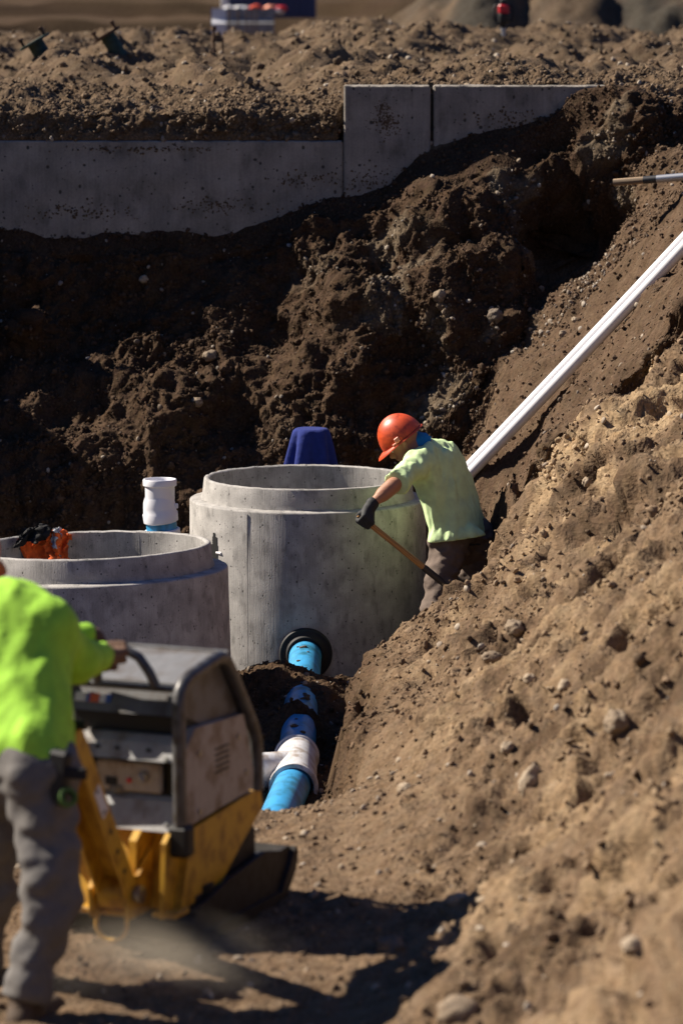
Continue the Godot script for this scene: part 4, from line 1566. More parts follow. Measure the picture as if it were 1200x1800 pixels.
func build_trench_worker() -> void:
	var base := Vector3(0.68, -0.1, -22.6)
	var o := thing("person", "worker in pale green shirt and orange hard hat bending over a shovel", "person", base)
	var ne := spot(742, 787, 22.58)
	var sl := spot(736, 815, 22.42)
	var sr := spot(772, 800, 22.78)
	var el := spot(699, 846, 22.20)
	var wl := spot(650, 889, 22.12)
	var er := spot(772, 872, 22.95)
	var wr := spot(778, 925, 22.86)
	var hl := spot(788, 955, 22.52)
	var hr := spot(830, 950, 22.72)
	var kl := spot(767, 1072, 22.35)
	var kr := spot(838, 1076, 22.74)
	var al := spot(778, 1196, 22.45)
	var ar := spot(866, 1186, 22.85)
	var grip := spot(642, 915, 22.10)
	var socket := spot(770, 1018, 22.17)
	var shaft := (socket - grip).normalized()
	# bare body
	var hc := spot(710, 777, 22.55)
	var hf := Vector3(-0.77, -0.60, -0.20).normalized()
	var hu := Vector3(-0.60, 0.80, 0.0)
	hu = (hu - hf * hf.dot(hu)).normalized()
	var body := [
		[hc + hu * 0.02, hc - hu * 0.06 - hf * 0.03, 0.06, 0.055], [hc - hu * 0.06 - hf * 0.03, ne, 0.055, 0.062],
		[ne, spot(800, 930, 22.62), 0.06, 0.10], [spot(762, 835, 22.56), spot(800, 925, 22.58), 0.07, 0.09], [spot(782, 825, 22.68), spot(812, 925, 22.68), 0.07, 0.09],
		[ne, sl, 0.045, 0.045], [ne, sr, 0.045, 0.045], [sl, el, 0.032, 0.028], [el, wl, 0.030, 0.030], [el.lerp(wl, 0.22), el.lerp(wl, 0.5), 0.045, 0.042],
		[sr, er, 0.052, 0.044], [er, wr, 0.046, 0.032], [hl, hr, 0.10, 0.10], [hl, kl, 0.085, 0.058], [kl, al, 0.056, 0.042], [hr, kr, 0.085, 0.058], [kr, ar, 0.056, 0.042],
	]
	put("body", joined([flesh(body, 0.014, 0.013, base), flesh(head_bones(hc, hf, hu), 0.007, 0.0042, base)]), M.skin, o)
	face_bits(o, hc, hf, hu)
	# cropped hair round the back and sides
	var hr_b := [[hc + hu * 0.05 - hf * 0.030, hc + hu * 0.012 - hf * 0.040, 0.074, 0.058]]
	put("hair", flesh(hr_b, 0.006, 0.008, base, 0.003, Vector3.ONE * 60.0), M.hair, o)
	hard_hat(o, hc + hu * 0.030 - hf * 0.004, hf, hu, M.hat)
	# gaiter
	var g := Geo.new()
	var nb := (ne - hc).normalized()
	g.lathe([Vector2(0.064, -0.02), Vector2(0.074, 0.0), Vector2(0.072, 0.025), Vector2(0.077, 0.04), Vector2(0.070, 0.062), Vector2(0.066, 0.07)], 32, along(hc.lerp(ne, 0.52) + Vector3(0.012, 0.012, 0.01) - base, nb), TAU, 0.0, noise(FastNoiseLite.TYPE_SIMPLEX, 14.0, 2, 5), 0.012)
	put("neck_gaiter", g.mesh(), M.gaiter, o)
	# shirt
	var shirt := [
		[spot(766, 818, 22.60), spot(808, 930, 22.62), 0.135, 0.150],
		[spot(752, 828, 22.50), spot(797, 940, 22.50), 0.112, 0.122],
		[spot(788, 820, 22.72), spot(820, 935, 22.72), 0.112, 0.122],
		[spot(750, 792, 22.60), spot(776, 806, 22.66), 0.068, 0.10],
		[spot(750, 800, 22.50), sl, 0.075, 0.078], [spot(772, 806, 22.7), sr, 0.08, 0.075],
		[sl, el, 0.078, 0.066], [el, el + (el - sl).normalized() * 0.03, 0.066, 0.066], [sr, er, 0.074, 0.062],
		[spot(770, 952, 22.42), spot(835, 944, 22.44), 0.055, 0.06],
	]
	var hem_n := Vector3(0.125, -0.99, 0.0).normalized()
	var cuff_n := (el - sl).normalized()
	var cuff_c := el + (el - sl).normalized() * 0.02
	var neck_n := (hc - ne).normalized()
	put("shirt", flesh(shirt, 0.022, 0.0085, base, 0.015, Vector3(10.0, 2.2, 10.0), [Plane(hem_n, spot(806, 939, 22.62)), [Plane(cuff_n, cuff_c), el, 0.13], [Plane((er - sr).normalized(), er), er, 0.12], [Plane(neck_n, ne + neck_n * 0.028), ne + neck_n * 0.06, 0.12]], 8), M.pale_shirt, o)
	# trousers, belt
	var legs := [
		[hl + Vector3(0, 0.03, 0), hr + Vector3(0, 0.03, 0), 0.118, 0.120], [hr + Vector3(0.03, 0.0, 0.0), hl.lerp(hr, 0.5), 0.125, 0.12],
		[hl, kl, 0.118, 0.086], [kl, al, 0.084, 0.080], [hr, kr, 0.118, 0.086], [kr, ar, 0.084, 0.080],
	]
	put("trousers", flesh(legs, 0.016, 0.0095, base, 0.022, Vector3(6.0, 9.0, 6.0), [], 12), M.trousers_tan, o)
	g = Geo.new()
	g.box(Vector3(0.11, 0.012, 0.006), move(spot(828, 956, 22.50) + Vector3(0.0, 0.0, 0.032) - base, Vector3(0, 0, 2)), 0.002)
	put("pocket_seam", g.mesh(), M.black_cloth, o)
	# gloved hand on the shaft
	var wrist := grip + (wl - grip) * 0.72
	var bk := (Vector3(-0.55, 0.35, 0.7))
	var gl := grip_bones(grip, shaft, bk, 0.018, wrist, 1.12)
	gl.append([wrist, wl + (el - wl).normalized() * 0.02, 0.034, 0.040])
	put("glove", flesh(gl, 0.005, 0.0042, base), M.glove, o)
	var rb := grip_bones(wr + Vector3(0, -0.09, 0), Vector3(0.3, 0.1, 1), Vector3(0, -1, 0.2), 0.014, wr, 1.12)
	rb.append([wr, wr + (er - wr).normalized() * 0.03, 0.034, 0.040])
	put("glove", flesh(rb, 0.005, 0.006, base), M.glove, o)
	for q in [[al, "boot"], [ar, "boot"]]:
		var fw := Vector3(-0.93, 0, -0.34)
		var a: Vector3 = q[0]
		var bb := [[a + Vector3(0, 0.06, 0), a + Vector3(0, -0.05, 0), 0.058, 0.055], [a + Vector3(0, -0.05, 0) - fw * 0.03, a + fw * 0.17 + Vector3(0, -0.065, 0), 0.05, 0.045]]
		put(q[1], flesh(bb, 0.012, 0.011, base, 0.0, Vector3.ONE, [Plane(Vector3.DOWN, a + Vector3(0, -0.105, 0))]), M.boot, o)
	# the shovel he holds
	var t := thing("shovel", "shovel with a yellow brown wooden handle held by the bending worker", "shovel", grip)
	g = Geo.new()
	g.tube([-shaft * 0.055, -shaft * 0.045, shaft * 0.2, shaft * 0.48], [0.014, 0.0185, 0.0175, 0.0185], 16)
	put("handle", g.mesh(), M.wood_handle, t)
	g = Geo.new()
	g.tube([shaft * 0.46, shaft * 0.475, shaft * 0.60, shaft * 0.66], [0.0195, 0.022, 0.021, 0.014], 14)
	put("socket", g.mesh(), M.steel_dark, t)
	var p := []
	var sx := shaft.cross(Vector3(0, 0, 1)).normalized()
	var sy := shaft.cross(sx)
	for r in 9:
		var s := r / 8.0
		for c in 9:
			var u := c / 4.0 - 1.0
			var w := 0.11 * (1.0 - pow(maxf(0.0, s - 0.5) * 2.0, 2.5) * 0.8)
			p.append(shaft * (0.62 + 0.28 * s) + sy * u * w + sx * (0.03 * u * u + 0.02 * s))
	g = Geo.new()
	g.sheet(p, 9, 0.003)
	put("blade", g.mesh(), M.steel_dark, t)

func build_operator() -> void:
	var base := Vector3(-1.1, 0.6, -12.5)
	var o := thing("person", "worker in bright lime shirt and grey trousers seen from behind, steering the compactor", "person", base)
	var sr := spot(88, 1100, 12.80)
	var sl := spot(-68, 1072, 12.98)
	var er := spot(136, 1160, 12.98)
	var wr := spot(184, 1154, 13.18)
	var el := spot(62, 1118, 13.32)
	var wl := spot(166, 1120, 13.40)
	var hr := spot(72, 1375, 12.50)
	var hl := spot(-20, 1370, 12.66)
	var kr := spot(90, 1570, 12.42)
	var kl := spot(-22, 1560, 12.85)
	var ar := spot(46, 1748, 12.36)
	var al := spot(-40, 1700, 13.0)
	var ne := spot(0, 1062, 13.0)
	var hc := spot(-66, 985, 13.12)
	var hf := Vector3(0.42, -0.45, -0.79).normalized()
	var hu := Vector3(0.2, 0.88, -0.40)
	hu = (hu - hf * hf.dot(hu)).normalized()
	var body := [
		[hc - hu * 0.06 - hf * 0.03, ne, 0.058, 0.066], [ne, spot(20, 1340, 12.6), 0.08, 0.11], [spot(50, 1130, 12.82), hr, 0.07, 0.09], [spot(-30, 1115, 12.9), hl, 0.07, 0.09],
		[ne, sr, 0.05, 0.05], [ne, sl, 0.05, 0.05], [sr, er, 0.046, 0.038], [er, wr, 0.040, 0.030], [sl, el, 0.046, 0.038], [el, wl, 0.040, 0.030],
		[hl, hr, 0.09, 0.09], [hr, kr, 0.08, 0.055], [kr, ar, 0.058, 0.043], [hl, kl, 0.09, 0.06], [kl, al, 0.058, 0.043],
	]
	put("body", joined([flesh(body, 0.015, 0.016, base), flesh(head_bones(hc, hf, hu), 0.007, 0.006, base)]), M.skin, o)
	face_bits(o, hc, hf, hu)
	hard_hat(o, hc + hu * 0.035, hf, hu, M.hat)
	var shirt := [
		[spot(15, 1095, 12.88), spot(30, 1320, 12.60), 0.16, 0.155],
		[spot(58, 1115, 12.82), spot(66, 1330, 12.55), 0.125, 0.125],
		[spot(-38, 1105, 12.95), spot(-15, 1330, 12.68), 0.125, 0.125],
		[spot(0, 1082, 12.98), sr, 0.085, 0.080], [spot(0, 1082, 12.98), sl, 0.085, 0.082],
		[sr, er, 0.082, 0.070], [er, wr, 0.070, 0.050], [sl, el, 0.08, 0.066], [el, wl, 0.066, 0.058],
		[spot(60, 1300, 12.5), spot(85, 1345, 12.46), 0.08, 0.07],
	]
	var nk := (hc - ne).normalized()
	put("shirt", flesh(shirt, 0.022, 0.0125, base, 0.012, Vector3(7.0, 2.0, 7.0), [Plane(Vector3(0.06, -1, 0.12).normalized(), spot(40, 1333, 12.55)), [Plane((wr - er).normalized(), wr - (wr - er).normalized() * 0.008), wr, 0.14], [Plane((wl - el).normalized(), wl - (wl - el).normalized() * 0.01), wl, 0.14], [Plane(nk, ne + nk * 0.05), ne + nk * 0.08, 0.13]], 21), M.neon_shirt, o)
	var legs := [
		[hl + Vector3(0, 0.05, 0), hr + Vector3(0, 0.05, 0), 0.125, 0.128], [hr, kr, 0.125, 0.092], [kr, ar, 0.090, 0.082], [hl, kl, 0.125, 0.092], [kl, al, 0.090, 0.08],
	]
	put("trousers", flesh(legs, 0.018, 0.0125, base, 0.026, Vector3(4.5, 7.0, 4.5), [[Plane((ar - kr).normalized(), ar + (ar - kr).normalized() * 0.02), ar, 0.2], [Plane((al - kl).normalized(), al + (al - kl).normalized() * 0.02), al, 0.2]], 23), M.trousers_grey, o)
	# hands closed on the steering loop
	var gr := spot(203, 1150, 13.33)
	var hb := grip_bones(gr, Vector3(0.95, 0.05, -0.1), Vector3(-0.1, 0.75, 0.65), 0.019, gr + (wr - gr) * 0.72, 1.1)
	hb.append([gr + (wr - gr) * 0.72, wr, 0.034, 0.036])
	put("hand", flesh(hb, 0.005, 0.005, base), M.glove_brown, o)
	var gl := spot(186, 1160, 13.42)
	hb = grip_bones(gl, Vector3(0.15, -1.0, 0.1), Vector3(-0.6, 0.1, -0.7), 0.019, gl + (wl - gl) * 0.72, 1.1)
	hb.append([gl + (wl - gl) * 0.72, wl, 0.034, 0.036])
	put("hand", flesh(hb, 0.005, 0.006, base), M.glove_brown, o)
	for a in [ar, al]:
		var fw := Vector3(0.40, 0, -0.92)
		var s: Vector3 = a
		var fl := Vector3(0, -0.085, 0)
		var bb := [[s + Vector3(0, 0.05, 0), s + Vector3(0, -0.06, 0), 0.062, 0.058], [s + fl - fw * 0.04, s + fw * 0.19 + fl * 1.1, 0.052, 0.048]]
		put("boot", flesh(bb, 0.012, 0.012, base, 0.0, Vector3.ONE, [Plane(Vector3.DOWN, s + Vector3(0, -0.125, 0))]), M.boot, o)
	# pouch with a wrap of lime tape
	var pc := spot(104, 1366, 12.40)
	var g := Geo.new()
	g.box(Vector3(0.075, 0.19, 0.05), move(pc - base, Vector3(0, -25, -6)), 0.012)
	put("pouch", g.mesh(), M.black, o)
	g = Geo.new()
	g.lathe([Vector2(0.02, -0.014), Vector2(0.034, -0.012), Vector2(0.034, 0.012), Vector2(0.02, 0.014)], 24, along(spot(119, 1402, 12.36) - base, Vector3(0.5, 0.35, 0.8)))
	put("tape_roll", g.mesh(), M.lime_tape, o)
	g = Geo.new()
	g.box(Vector3(0.02, 0.04, 0.30), move(spot(60, 1345, 12.5) - base + Vector3(0.05, 0.0, 0.10), Vector3(0, 70, 0)), 0.004)
	put("belt", g.mesh(), M.black_cloth, o)

# ---------------------------------------------------------------- plate compactor
# x to the right, y up, -z the way it drives
func side(poly: Array) -> PackedVector2Array:
	var o := PackedVector2Array()
	for p in poly:
		o.append(Vector2(-p[0], p[1]))
	return o

func build_compactor() -> void:
	var o := thing("plate_compactor", "yellow and dark grey plate compactor with a roll cage, driven up the ramp", "compactor", Vector3(-0.655, 0.6, -13.9))
	o.rotation_degrees.y = -23.0
	var turn := Transform3D(Basis(Vector3(0, 0, -1), Vector3(0, 1, 0), Vector3(1, 0, 0)), Vector3.ZERO)  # prism x,y lie in -z,y; depth across
	var g := Geo.new()
	g.prism(side([[-0.44, 0.20], [-0.47, 0.175], [-0.45, 0.11], [-0.34, 0.0], [0.40, 0.0], [0.50, 0.10], [0.48, 0.125], [0.38, 0.045], [-0.31, 0.045], [-0.40, 0.14]]), 0.66, turn)
	put("base_plate", g.mesh(), M.plate, o)
	g = Geo.new()
	g.box(Vector3(0.52, 0.30, 0.30), move(Vector3(0, 0.20, -0.10)), 0.04)
	g.box(Vector3(0.54, 0.14, 0.62), move(Vector3(0, 0.11, 0.05)), 0.02)
	g.box(Vector3(0.56, 0.05, 0.16), move(Vector3(0, 0.09, 0.18)), 0.01)
	g.box(Vector3(0.56, 0.05, 0.16), move(Vector3(0, 0.09, -0.26)), 0.01)
	put("exciter", g.mesh(), M.plate, o)
	for q in [-1.0, 1.0]:
		for z in [-0.30, 0.24]:
			g = Geo.new()
			g.lathe([Vector2(0.0, 0.04), Vector2(0.05, 0.045), Vector2(0.042, 0.09), Vector2(0.042, 0.14), Vector2(0.05, 0.19), Vector2(0.0, 0.195)], 18, move(Vector3(q * 0.24, 0, z)))
			put("rubber_mount", g.mesh(), M.black, o)
		# side skirt that rises towards the front of the plate
		g = Geo.new()
		g.prism(side([[-0.435, 0.19], [-0.34, 0.012], [0.40, 0.012], [0.44, 0.13], [0.1, 0.19], [-0.20, 0.225], [-0.34, 0.20], [-0.42, 0.205]]), 0.02, turn.translated(Vector3(q * 0.30, 0, 0)))
		put("side_skirt", g.mesh(), M.plate, o)
	# yellow lower frame
	g = Geo.new()
	g.prism(side([[0.465, 0.135], [0.37, 0.425], [-0.25, 0.465], [-0.275, 0.385], [-0.06, 0.27], [0.12, 0.16]]), 0.53, turn)
	put("lower_frame", g.mesh(), M.yellow, o)
	for q in [[0.10, 0.03], [0.225, 0.02]]:
		g = Geo.new()
		g.prism(side([[0.55, 0.12], [0.53, 0.40], [0.49, 0.43], [0.38, 0.42], [0.42, 0.12]]), q[1], turn.translated(Vector3(q[0], 0, 0)))
		put("gusset", g.mesh(), M.yellow, o)
	g = Geo.new()
	g.box(Vector3(0.10, 0.022, 0.12), move(Vector3(0.235, 0.135, 0.49)), 0.004)
	g.box(Vector3(0.20, 0.022, 0.12), move(Vector3(-0.02, 0.128, 0.50)), 0.004)
	put("step_lug", g.mesh(), M.yellow, o)
	# engine housing
	g = Geo.new()
	g.prism(side([[0.455, 0.862], [0.41, 0.948], [0.385, 0.958], [0.01, 1.035], [-0.03, 1.02], [-0.17, 0.74], [-0.17, 0.66], [0.36, 0.845]]), 0.47, turn)
	put("hood", g.mesh(), M.shell, o)
	g = Geo.new()
	g.box(Vector3(0.43, 0.010, 0.35), move(Vector3(0.0, 1.0, 0.195), Vector3(11.6, 0, 0)), 0.003)
	put("hood_panel", g.mesh(), M.shell_deck, o)
	g = Geo.new()
	g.box(Vector3(0.46, 0.42, 0.44), move(Vector3(0, 0.64, 0.14)), 0.01)
	put("engine_bay", g.mesh(), M.black, o)
	for q in [-1.0, 1.0]:
		g = Geo.new()
		g.prism(side([[0.40, 0.44], [0.42, 0.73], [0.33, 0.80], [-0.10, 0.78], [-0.19, 0.54], [-0.18, 0.475]]), 0.035, turn.translated(Vector3(q * 0.247, 0, 0)))
		put("side_cover", g.mesh(), M.shell_side, o)
	g = Geo.new()
	g.prism(side([[0.46, 0.69], [0.425, 0.75], [0.395, 0.775], [0.34, 0.775], [0.34, 0.69]]), 0.475, turn)
	var rail := put("rear_rail", g.mesh(), M.shell_light, o)
	for x in [-0.085, -0.005, 0.125]:
		g = Geo.new()
		g.lathe([Vector2(0.0, 0.0), Vector2(0.012, 0.0), Vector2(0.012, 0.002), Vector2(0, 0.003)], 14, along(Vector3(x, 0.722, 0.4405), Vector3(0, 0, 1)))
		put("hole", g.mesh(), M.black, rail)
	# control console set back under the rail
	g = Geo.new()
	g.box(Vector3(0.27, 0.115, 0.03), move(Vector3(0.02, 0.61, 0.385)), 0.018)
	var con := put("console", g.mesh(), M.shell_side, o)
	g = Geo.new()
	g.box(Vector3(0.05, 0.03, 0.008), move(Vector3(-0.05, 0.59, 0.402)), 0.003)
	put("meter", g.mesh(), M.black, con)
	g = Geo.new()
	g.lathe([Vector2(0.022, 0), Vector2(0.02, 0.018), Vector2(0.0, 0.02)], 18, along(Vector3(0.085, 0.615, 0.40), Vector3(0, 0, 1)))
	g.box(Vector3(0.012, 0.036, 0.012), move(Vector3(0.085, 0.615, 0.424), Vector3(0, 0, 35)), 0.003)
	put("key_switch", g.mesh(), M.bolt, con)
	g = Geo.new()
	g.lathe([Vector2(0.010, 0), Vector2(0.010, 0.008), Vector2(0.0, 0.01)], 12, along(Vector3(0.025, 0.598, 0.40), Vector3(0, 0, 1)))
	put("push_button", g.mesh(), M.red, con)
	g = Geo.new()
	g.prism(side([[0.475, 0.43], [0.41, 0.53], [0.38, 0.545], [0.30, 0.545], [0.30, 0.43]]), 0.33, turn.translated(Vector3(0.07, 0, 0)))
	put("lower_panel", g.mesh(), M.shell_light, o)
	g = Geo.new()
	g.lathe([Vector2(0.0, 0.0), Vector2(0.045, 0.0), Vector2(0.05, 0.01), Vector2(0.05, 0.03), Vector2(0.0, 0.034)], 24, move(Vector3(-0.03, 0.545, 0.36)))
	put("filler_cap", g.mesh(), M.shell, o)
	# decal on the hood's rear slope
	var hx := move(Vector3(-0.10, 0.907, 0.4335), Vector3(-27.6, 0, 0))
	var cols := [[-0.055, 0.05, "deco_white"], [-0.028, 0.022, "deco_blue"], [0.0, 0.04, "deco_red"], [0.035, 0.026, "deco_white"], [0.058, 0.022, "deco_blue"]]
	for q in cols:
		g = Geo.new()
		g.box(Vector3(q[1], 0.034, 0.0024), hx * move(Vector3(q[0], 0.0, 0.002)), 0.0005)
		put("decal_patch", g.mesh(), M[q[2]], o)
	# roll cage
	for q in [-0.265, 0.262]:
		var pts := [Vector3(q, 0.40, 0.46), Vector3(q, 0.55, 0.465), Vector3(q, 0.90, 0.47), Vector3(q, 0.955, 0.458), Vector3(q, 0.985, 0.425), Vector3(q, 1.0, 0.38), Vector3(q, 1.03, 0.16), Vector3(q, 1.032, 0.11), Vector3(q, 1.015, 0.06), Vector3(q, 0.97, 0.015), Vector3(q, 0.72, -0.185), Vector3(q, 0.66, -0.215), Vector3(q, 0.60, -0.225), Vector3(q, 0.46, -0.225)]
		g = Geo.new()
		g.tube(pts, 0.0255, 16)
		put("roll_cage", g.mesh(), M.cage, o)
		g = Geo.new()
		g.box(Vector3(0.085, 0.12, 0.075), move(Vector3(q, 0.40, 0.455)), 0.014)
		put("cage_foot", g.mesh(), M.black, o)
	for q in [[0.962, 0.445], [1.035, 0.03]]:
		g = Geo.new()
		g.tube([Vector3(-0.265, q[0], q[1]), Vector3(0.262, q[0], q[1])], 0.013, 14)
		put("cage_crossbar", g.mesh(), M.cage, o)
	# lifting loop that the operator steadies
	g = Geo.new()
	var lp := [Vector3(0.155, 0.97, 0.44), Vector3(0.135, 1.02, 0.45), Vector3(0.095, 1.075, 0.455), Vector3(0.045, 1.10, 0.46), Vector3(-0.02, 1.108, 0.462), Vector3(-0.05, 1.10, 0.462), Vector3(-0.075, 1.06, 0.46), Vector3(-0.085, 0.97, 0.44)]
	g.tube(lp, 0.019, 14)
	put("lifting_loop", g.mesh(), M.cage, o)
	g = Geo.new()
	g.tube([Vector3(-0.17, 0.97, 0.44), Vector3(-0.20, 1.03, 0.46), Vector3(-0.245, 1.045, 0.47), Vector3(-0.275, 1.0, 0.47)], 0.016, 12)
	put("hose_guard", g.mesh(), M.shell_light, o)
	# drawbar from the rear hinge up to the operator
	var d0 := Vector3(0.075, 0.22, 0.60)
	var d1 := Vector3(0.125, 0.93, 1.14)
	var dv := d1 - d0
	var bx := Transform3D(Basis(Vector3(1, 0, 0), Vector3(1, 0, 0).cross(dv.normalized()) * -1.0, dv.normalized() * -1.0).orthonormalized(), (d0 + d1) / 2.0)
	var zax := -dv.normalized()
	var yax := zax.cross(Vector3.RIGHT).normalized()
	bx = Transform3D(Basis(yax.cross(zax), yax, zax), (d0 + d1) / 2.0)
	g = Geo.new()
	g.box(Vector3(0.125, 0.014, dv.length()), bx * move(Vector3(0, -0.03, 0)), 0.003)
	g.box(Vector3(0.014, 0.085, dv.length()), bx * move(Vector3(0.0575, 0.006, 0)), 0.003)
	g.box(Vector3(0.014, 0.085, dv.length()), bx * move(Vector3(-0.0575, 0.006, 0)), 0.003)
	g.lathe([Vector2(0.0, -0.06), Vector2(0.06, -0.06), Vector2(0.06, 0.06), Vector2(0.0, 0.06)], 24, along(d0, Vector3.RIGHT))
	var bar := put("drawbar", g.mesh(), M.yellow, o)
	for k in 5:
		g = Geo.new()
		g.lathe([Vector2(0, 0), Vector2(0.011, 0), Vector2(0.011, 0.002), Vector2(0, 0.003)], 12, along(bx * Vector3(0.0648, 0.012, 0.30 - 0.11 * k), Vector3.RIGHT))
		put("hole", g.mesh(), M.black, bar)
	g = Geo.new()
	g.box(Vector3(0.002, 0.05, 0.14), bx * move(Vector3(0.0658, 0.008, -0.08)), 0.0005)
	put("warning_label", g.mesh(), M.deco_white, bar)
	g = Geo.new()
	g.lathe([Vector2(0.0, -0.09), Vector2(0.022, -0.09), Vector2(0.022, 0.078), Vector2(0.034, 0.08), Vector2(0.034, 0.098), Vector2(0.0, 0.10)], 12, along(d0, Vector3.RIGHT))
	put("hinge_pin", g.mesh(), M.bolt, o)
	for q in [-1.0, 1.0]:
		g = Geo.new()
		g.prism(side([[0.65, 0.13], [0.66, 0.24], [0.62, 0.29], [0.56, 0.28], [0.44, 0.36], [0.44, 0.13]]), 0.016, turn.translated(Vector3(0.06 + q * 0.072, 0, 0)))
		put("hinge_bracket", g.mesh(), M.yellow, o)
	g = Geo.new()
	g.tube([d1 + Vector3(-0.28, 0.0, 0.02), d1 + Vector3(-0.22, 0.02, 0.0), d1 + Vector3(0.1, 0.02, 0.0)], 0.017, 12)
	put("drawbar_grip", g.mesh(), M.black, o)
	for q in [[-0.20, 0.70], [0.205, 0.70], [0.205, 0.455], [-0.06, 0.455]]:
		g = Geo.new()
		g.lathe([Vector2(0, 0), Vector2(0.011, 0), Vector2(0.011, 0.007), Vector2(0, 0.008)], 6, along(Vector3(q[0], q[1], 0.456), Vector3(0, 0.5, 1)))
		put("bolt", g.mesh(), M.bolt, o)
	for q in [[0.30, 0.70], [-0.05, 0.70], [0.30, 0.48], [-0.12, 0.55]]:
		g = Geo.new()
		g.lathe([Vector2(0, 0), Vector2(0.012, 0), Vector2(0.012, 0.006), Vector2(0, 0.007)], 6, along(Vector3(0.2648, q[1], q[0]), Vector3(1, 0, 0)))
		put("bolt", g.mesh(), M.bolt, o)
	for k in 5:
		g = Geo.new()
		g.box(Vector3(0.004, 0.008, 0.12), move(Vector3(0.2655, 0.60 + 0.022 * k, 0.10)), 0.001)
		put("vent_slot", g.mesh(), M.black, o)
	# towing ring under the hinge
	var ring := []
	for k in 15:
		var a := PI * k / 14.0
		ring.append(Vector3(0.06 - 0.062 * cos(a), 0.12 - 0.055 * sin(a) - 0.02, 0.63))
	ring.push_front(Vector3(-0.002, 0.15, 0.62))
	ring.append(Vector3(0.122, 0.15, 0.62))
	g = Geo.new()
	g.tube(ring, 0.009, 10)
	put("tie_ring", g.mesh(), M.yellow, o)

# ---------------------------------------------------------------- bits about the site
func build_site_bits() -> void:
	# tilted flanged green pipe ends standing out of the upper ground
	for k in 2:
		var at := spot(70, 88, 33.5) if k == 0 else spot(195, 72, 36.5)
		var ax := Vector3(-0.50, 0.86, 0.05) if k == 0 else Vector3(-0.52, 0.85, 0.0)
		var ax2 := ax.normalized()
		var t := thing("flanged_pipe", "dark green pipe end with bolted flange, " + ("half sunk in a mound at far left" if k == 0 else "beyond the mound, with a rusty flange"), "pipe", at)
		var g := Geo.new()
		var l := 0.075 if k == 0 else 0.06
		g.lathe([Vector2(0.075, -0.25), Vector2(0.075, l)], 24, along(Vector3.ZERO, ax2))
		put("stub", g.mesh(), M.green_steel, t)
		g = Geo.new()
		g.lathe([Vector2(0.075, l), Vector2(0.15, l), Vector2(0.15, l + 0.022), Vector2(0.0, l + 0.024)], 28, along(Vector3.ZERO, ax2))
		put("flange", g.mesh(), M.rust if k == 1 else M.green_steel, t)
		var sx := ax2.cross(Vector3(0, 0, 1)).normalized()
		for q in [-1.0, 1.0]:
			g = Geo.new()
			var b: Vector3 = sx * q * 0.105 + ax2 * (l + 0.02)
			g.tube([b, b + ax2 * 0.07], 0.014, 8)
			g.lathe([Vector2(0.0, 0.05), Vector2(0.024, 0.05), Vector2(0.024, 0.08), Vector2(0.0, 0.082)], 6, along(b, ax2))
			put("bolt", g.mesh(), M.rust, t)
	# bent bolt or bar sticking up in the middle
	var r := thing("ground_pin", "small rusty bent pin sticking out of the upper ground", "metal pin", spot(376, 84, 38.5))
	var g := Geo.new()
	g.tube([Vector3(0, -0.2, 0), Vector3(0, 0.14, 0), Vector3(0.0, 0.2, 0)], 0.014, 8)
	put("upright", g.mesh(), M.rust, r)
	g = Geo.new()
	g.lathe([Vector2(0.0, 0.18), Vector2(0.028, 0.18), Vector2(0.028, 0.22), Vector2(0, 0.222)], 6)
	put("nut", g.mesh(), M.rust, r)
	g = Geo.new()
	g.lathe([Vector2(0.0, 0.06), Vector2(0.028, 0.06), Vector2(0.028, 0.09), Vector2(0, 0.092)], 6)
	put("nut", g.mesh(), M.rust, r)
	g = Geo.new()
	g.tube([Vector3(0, 0.13, 0), Vector3(0.09, 0.08, 0.0), Vector3(0.10, -0.15, 0.0)], 0.011, 8)
	put("hooked_bar", g.mesh(), M.rust, r)

	# post with a petrol driver sitting on it
	var pb := spot(884, 66, 44.0)
	var post := thing("steel_post", "thin galvanised steel post standing under the red post driver", "post", pb)
	g = Geo.new()
	g.tube([Vector3(0, -0.5, 0), Vector3(0, 0.11, 0)], 0.026, 14)
	put("tube", g.mesh(), M.galv, post)
	g = Geo.new()
	g.lathe([Vector2(0.026, 0.08), Vector2(0.034, 0.085), Vector2(0.034, 0.11), Vector2(0.0, 0.115)], 14)
	put("collar", g.mesh(), M.galv, post)
	var dr := thing("post_driver", "red and black handheld post driver sitting on the steel post", "post driver", pb + Vector3(0, 0.11, 0))
	dr.scale = Vector3.ONE * 0.85
	g = Geo.new()
	g.lathe([Vector2(0.03, 0.0), Vector2(0.04, 0.06), Vector2(0.075, 0.07), Vector2(0.085, 0.10), Vector2(0.085, 0.19), Vector2(0.075, 0.20), Vector2(0, 0.2)], 20)
	put("hammer_housing", g.mesh(), M.black, dr)
	g = Geo.new()
	g.box(Vector3(0.15, 0.14, 0.15), move(Vector3(0.0, 0.26, 0)), 0.025)
	put("engine_cover", g.mesh(), M.red, dr)
	g = Geo.new()
	g.box(Vector3(0.10, 0.09, 0.10), move(Vector3(0.0, 0.36, 0)), 0.02)
	put("recoil_starter", g.mesh(), M.black, dr)
	for q in [-1.0, 1.0]:
		g = Geo.new()
		g.tube([Vector3(q * 0.05, 0.10, 0), Vector3(q * 0.11, 0.10, 0), Vector3(q * 0.132, 0.13, 0), Vector3(q * 0.135, 0.28, 0), Vector3(q * 0.11, 0.315, 0), Vector3(q * 0.05, 0.32, 0)], 0.016, 10)
		put("handle", g.mesh(), M.black, dr)

	# far off: container, grey barrier with orange and white bags
	var fd := 106.0
	var ct := thing("container", "dark blue container with a white corner post far behind the pit", "container", spot(465, 26, fd + 3.0))
	g = Geo.new()
	g.box(Vector3(2.6, 2.2, 2.4), move(Vector3(0.2, 1.0, 0)), 0.03)
	put("box", g.mesh(), M.far_navy, ct)
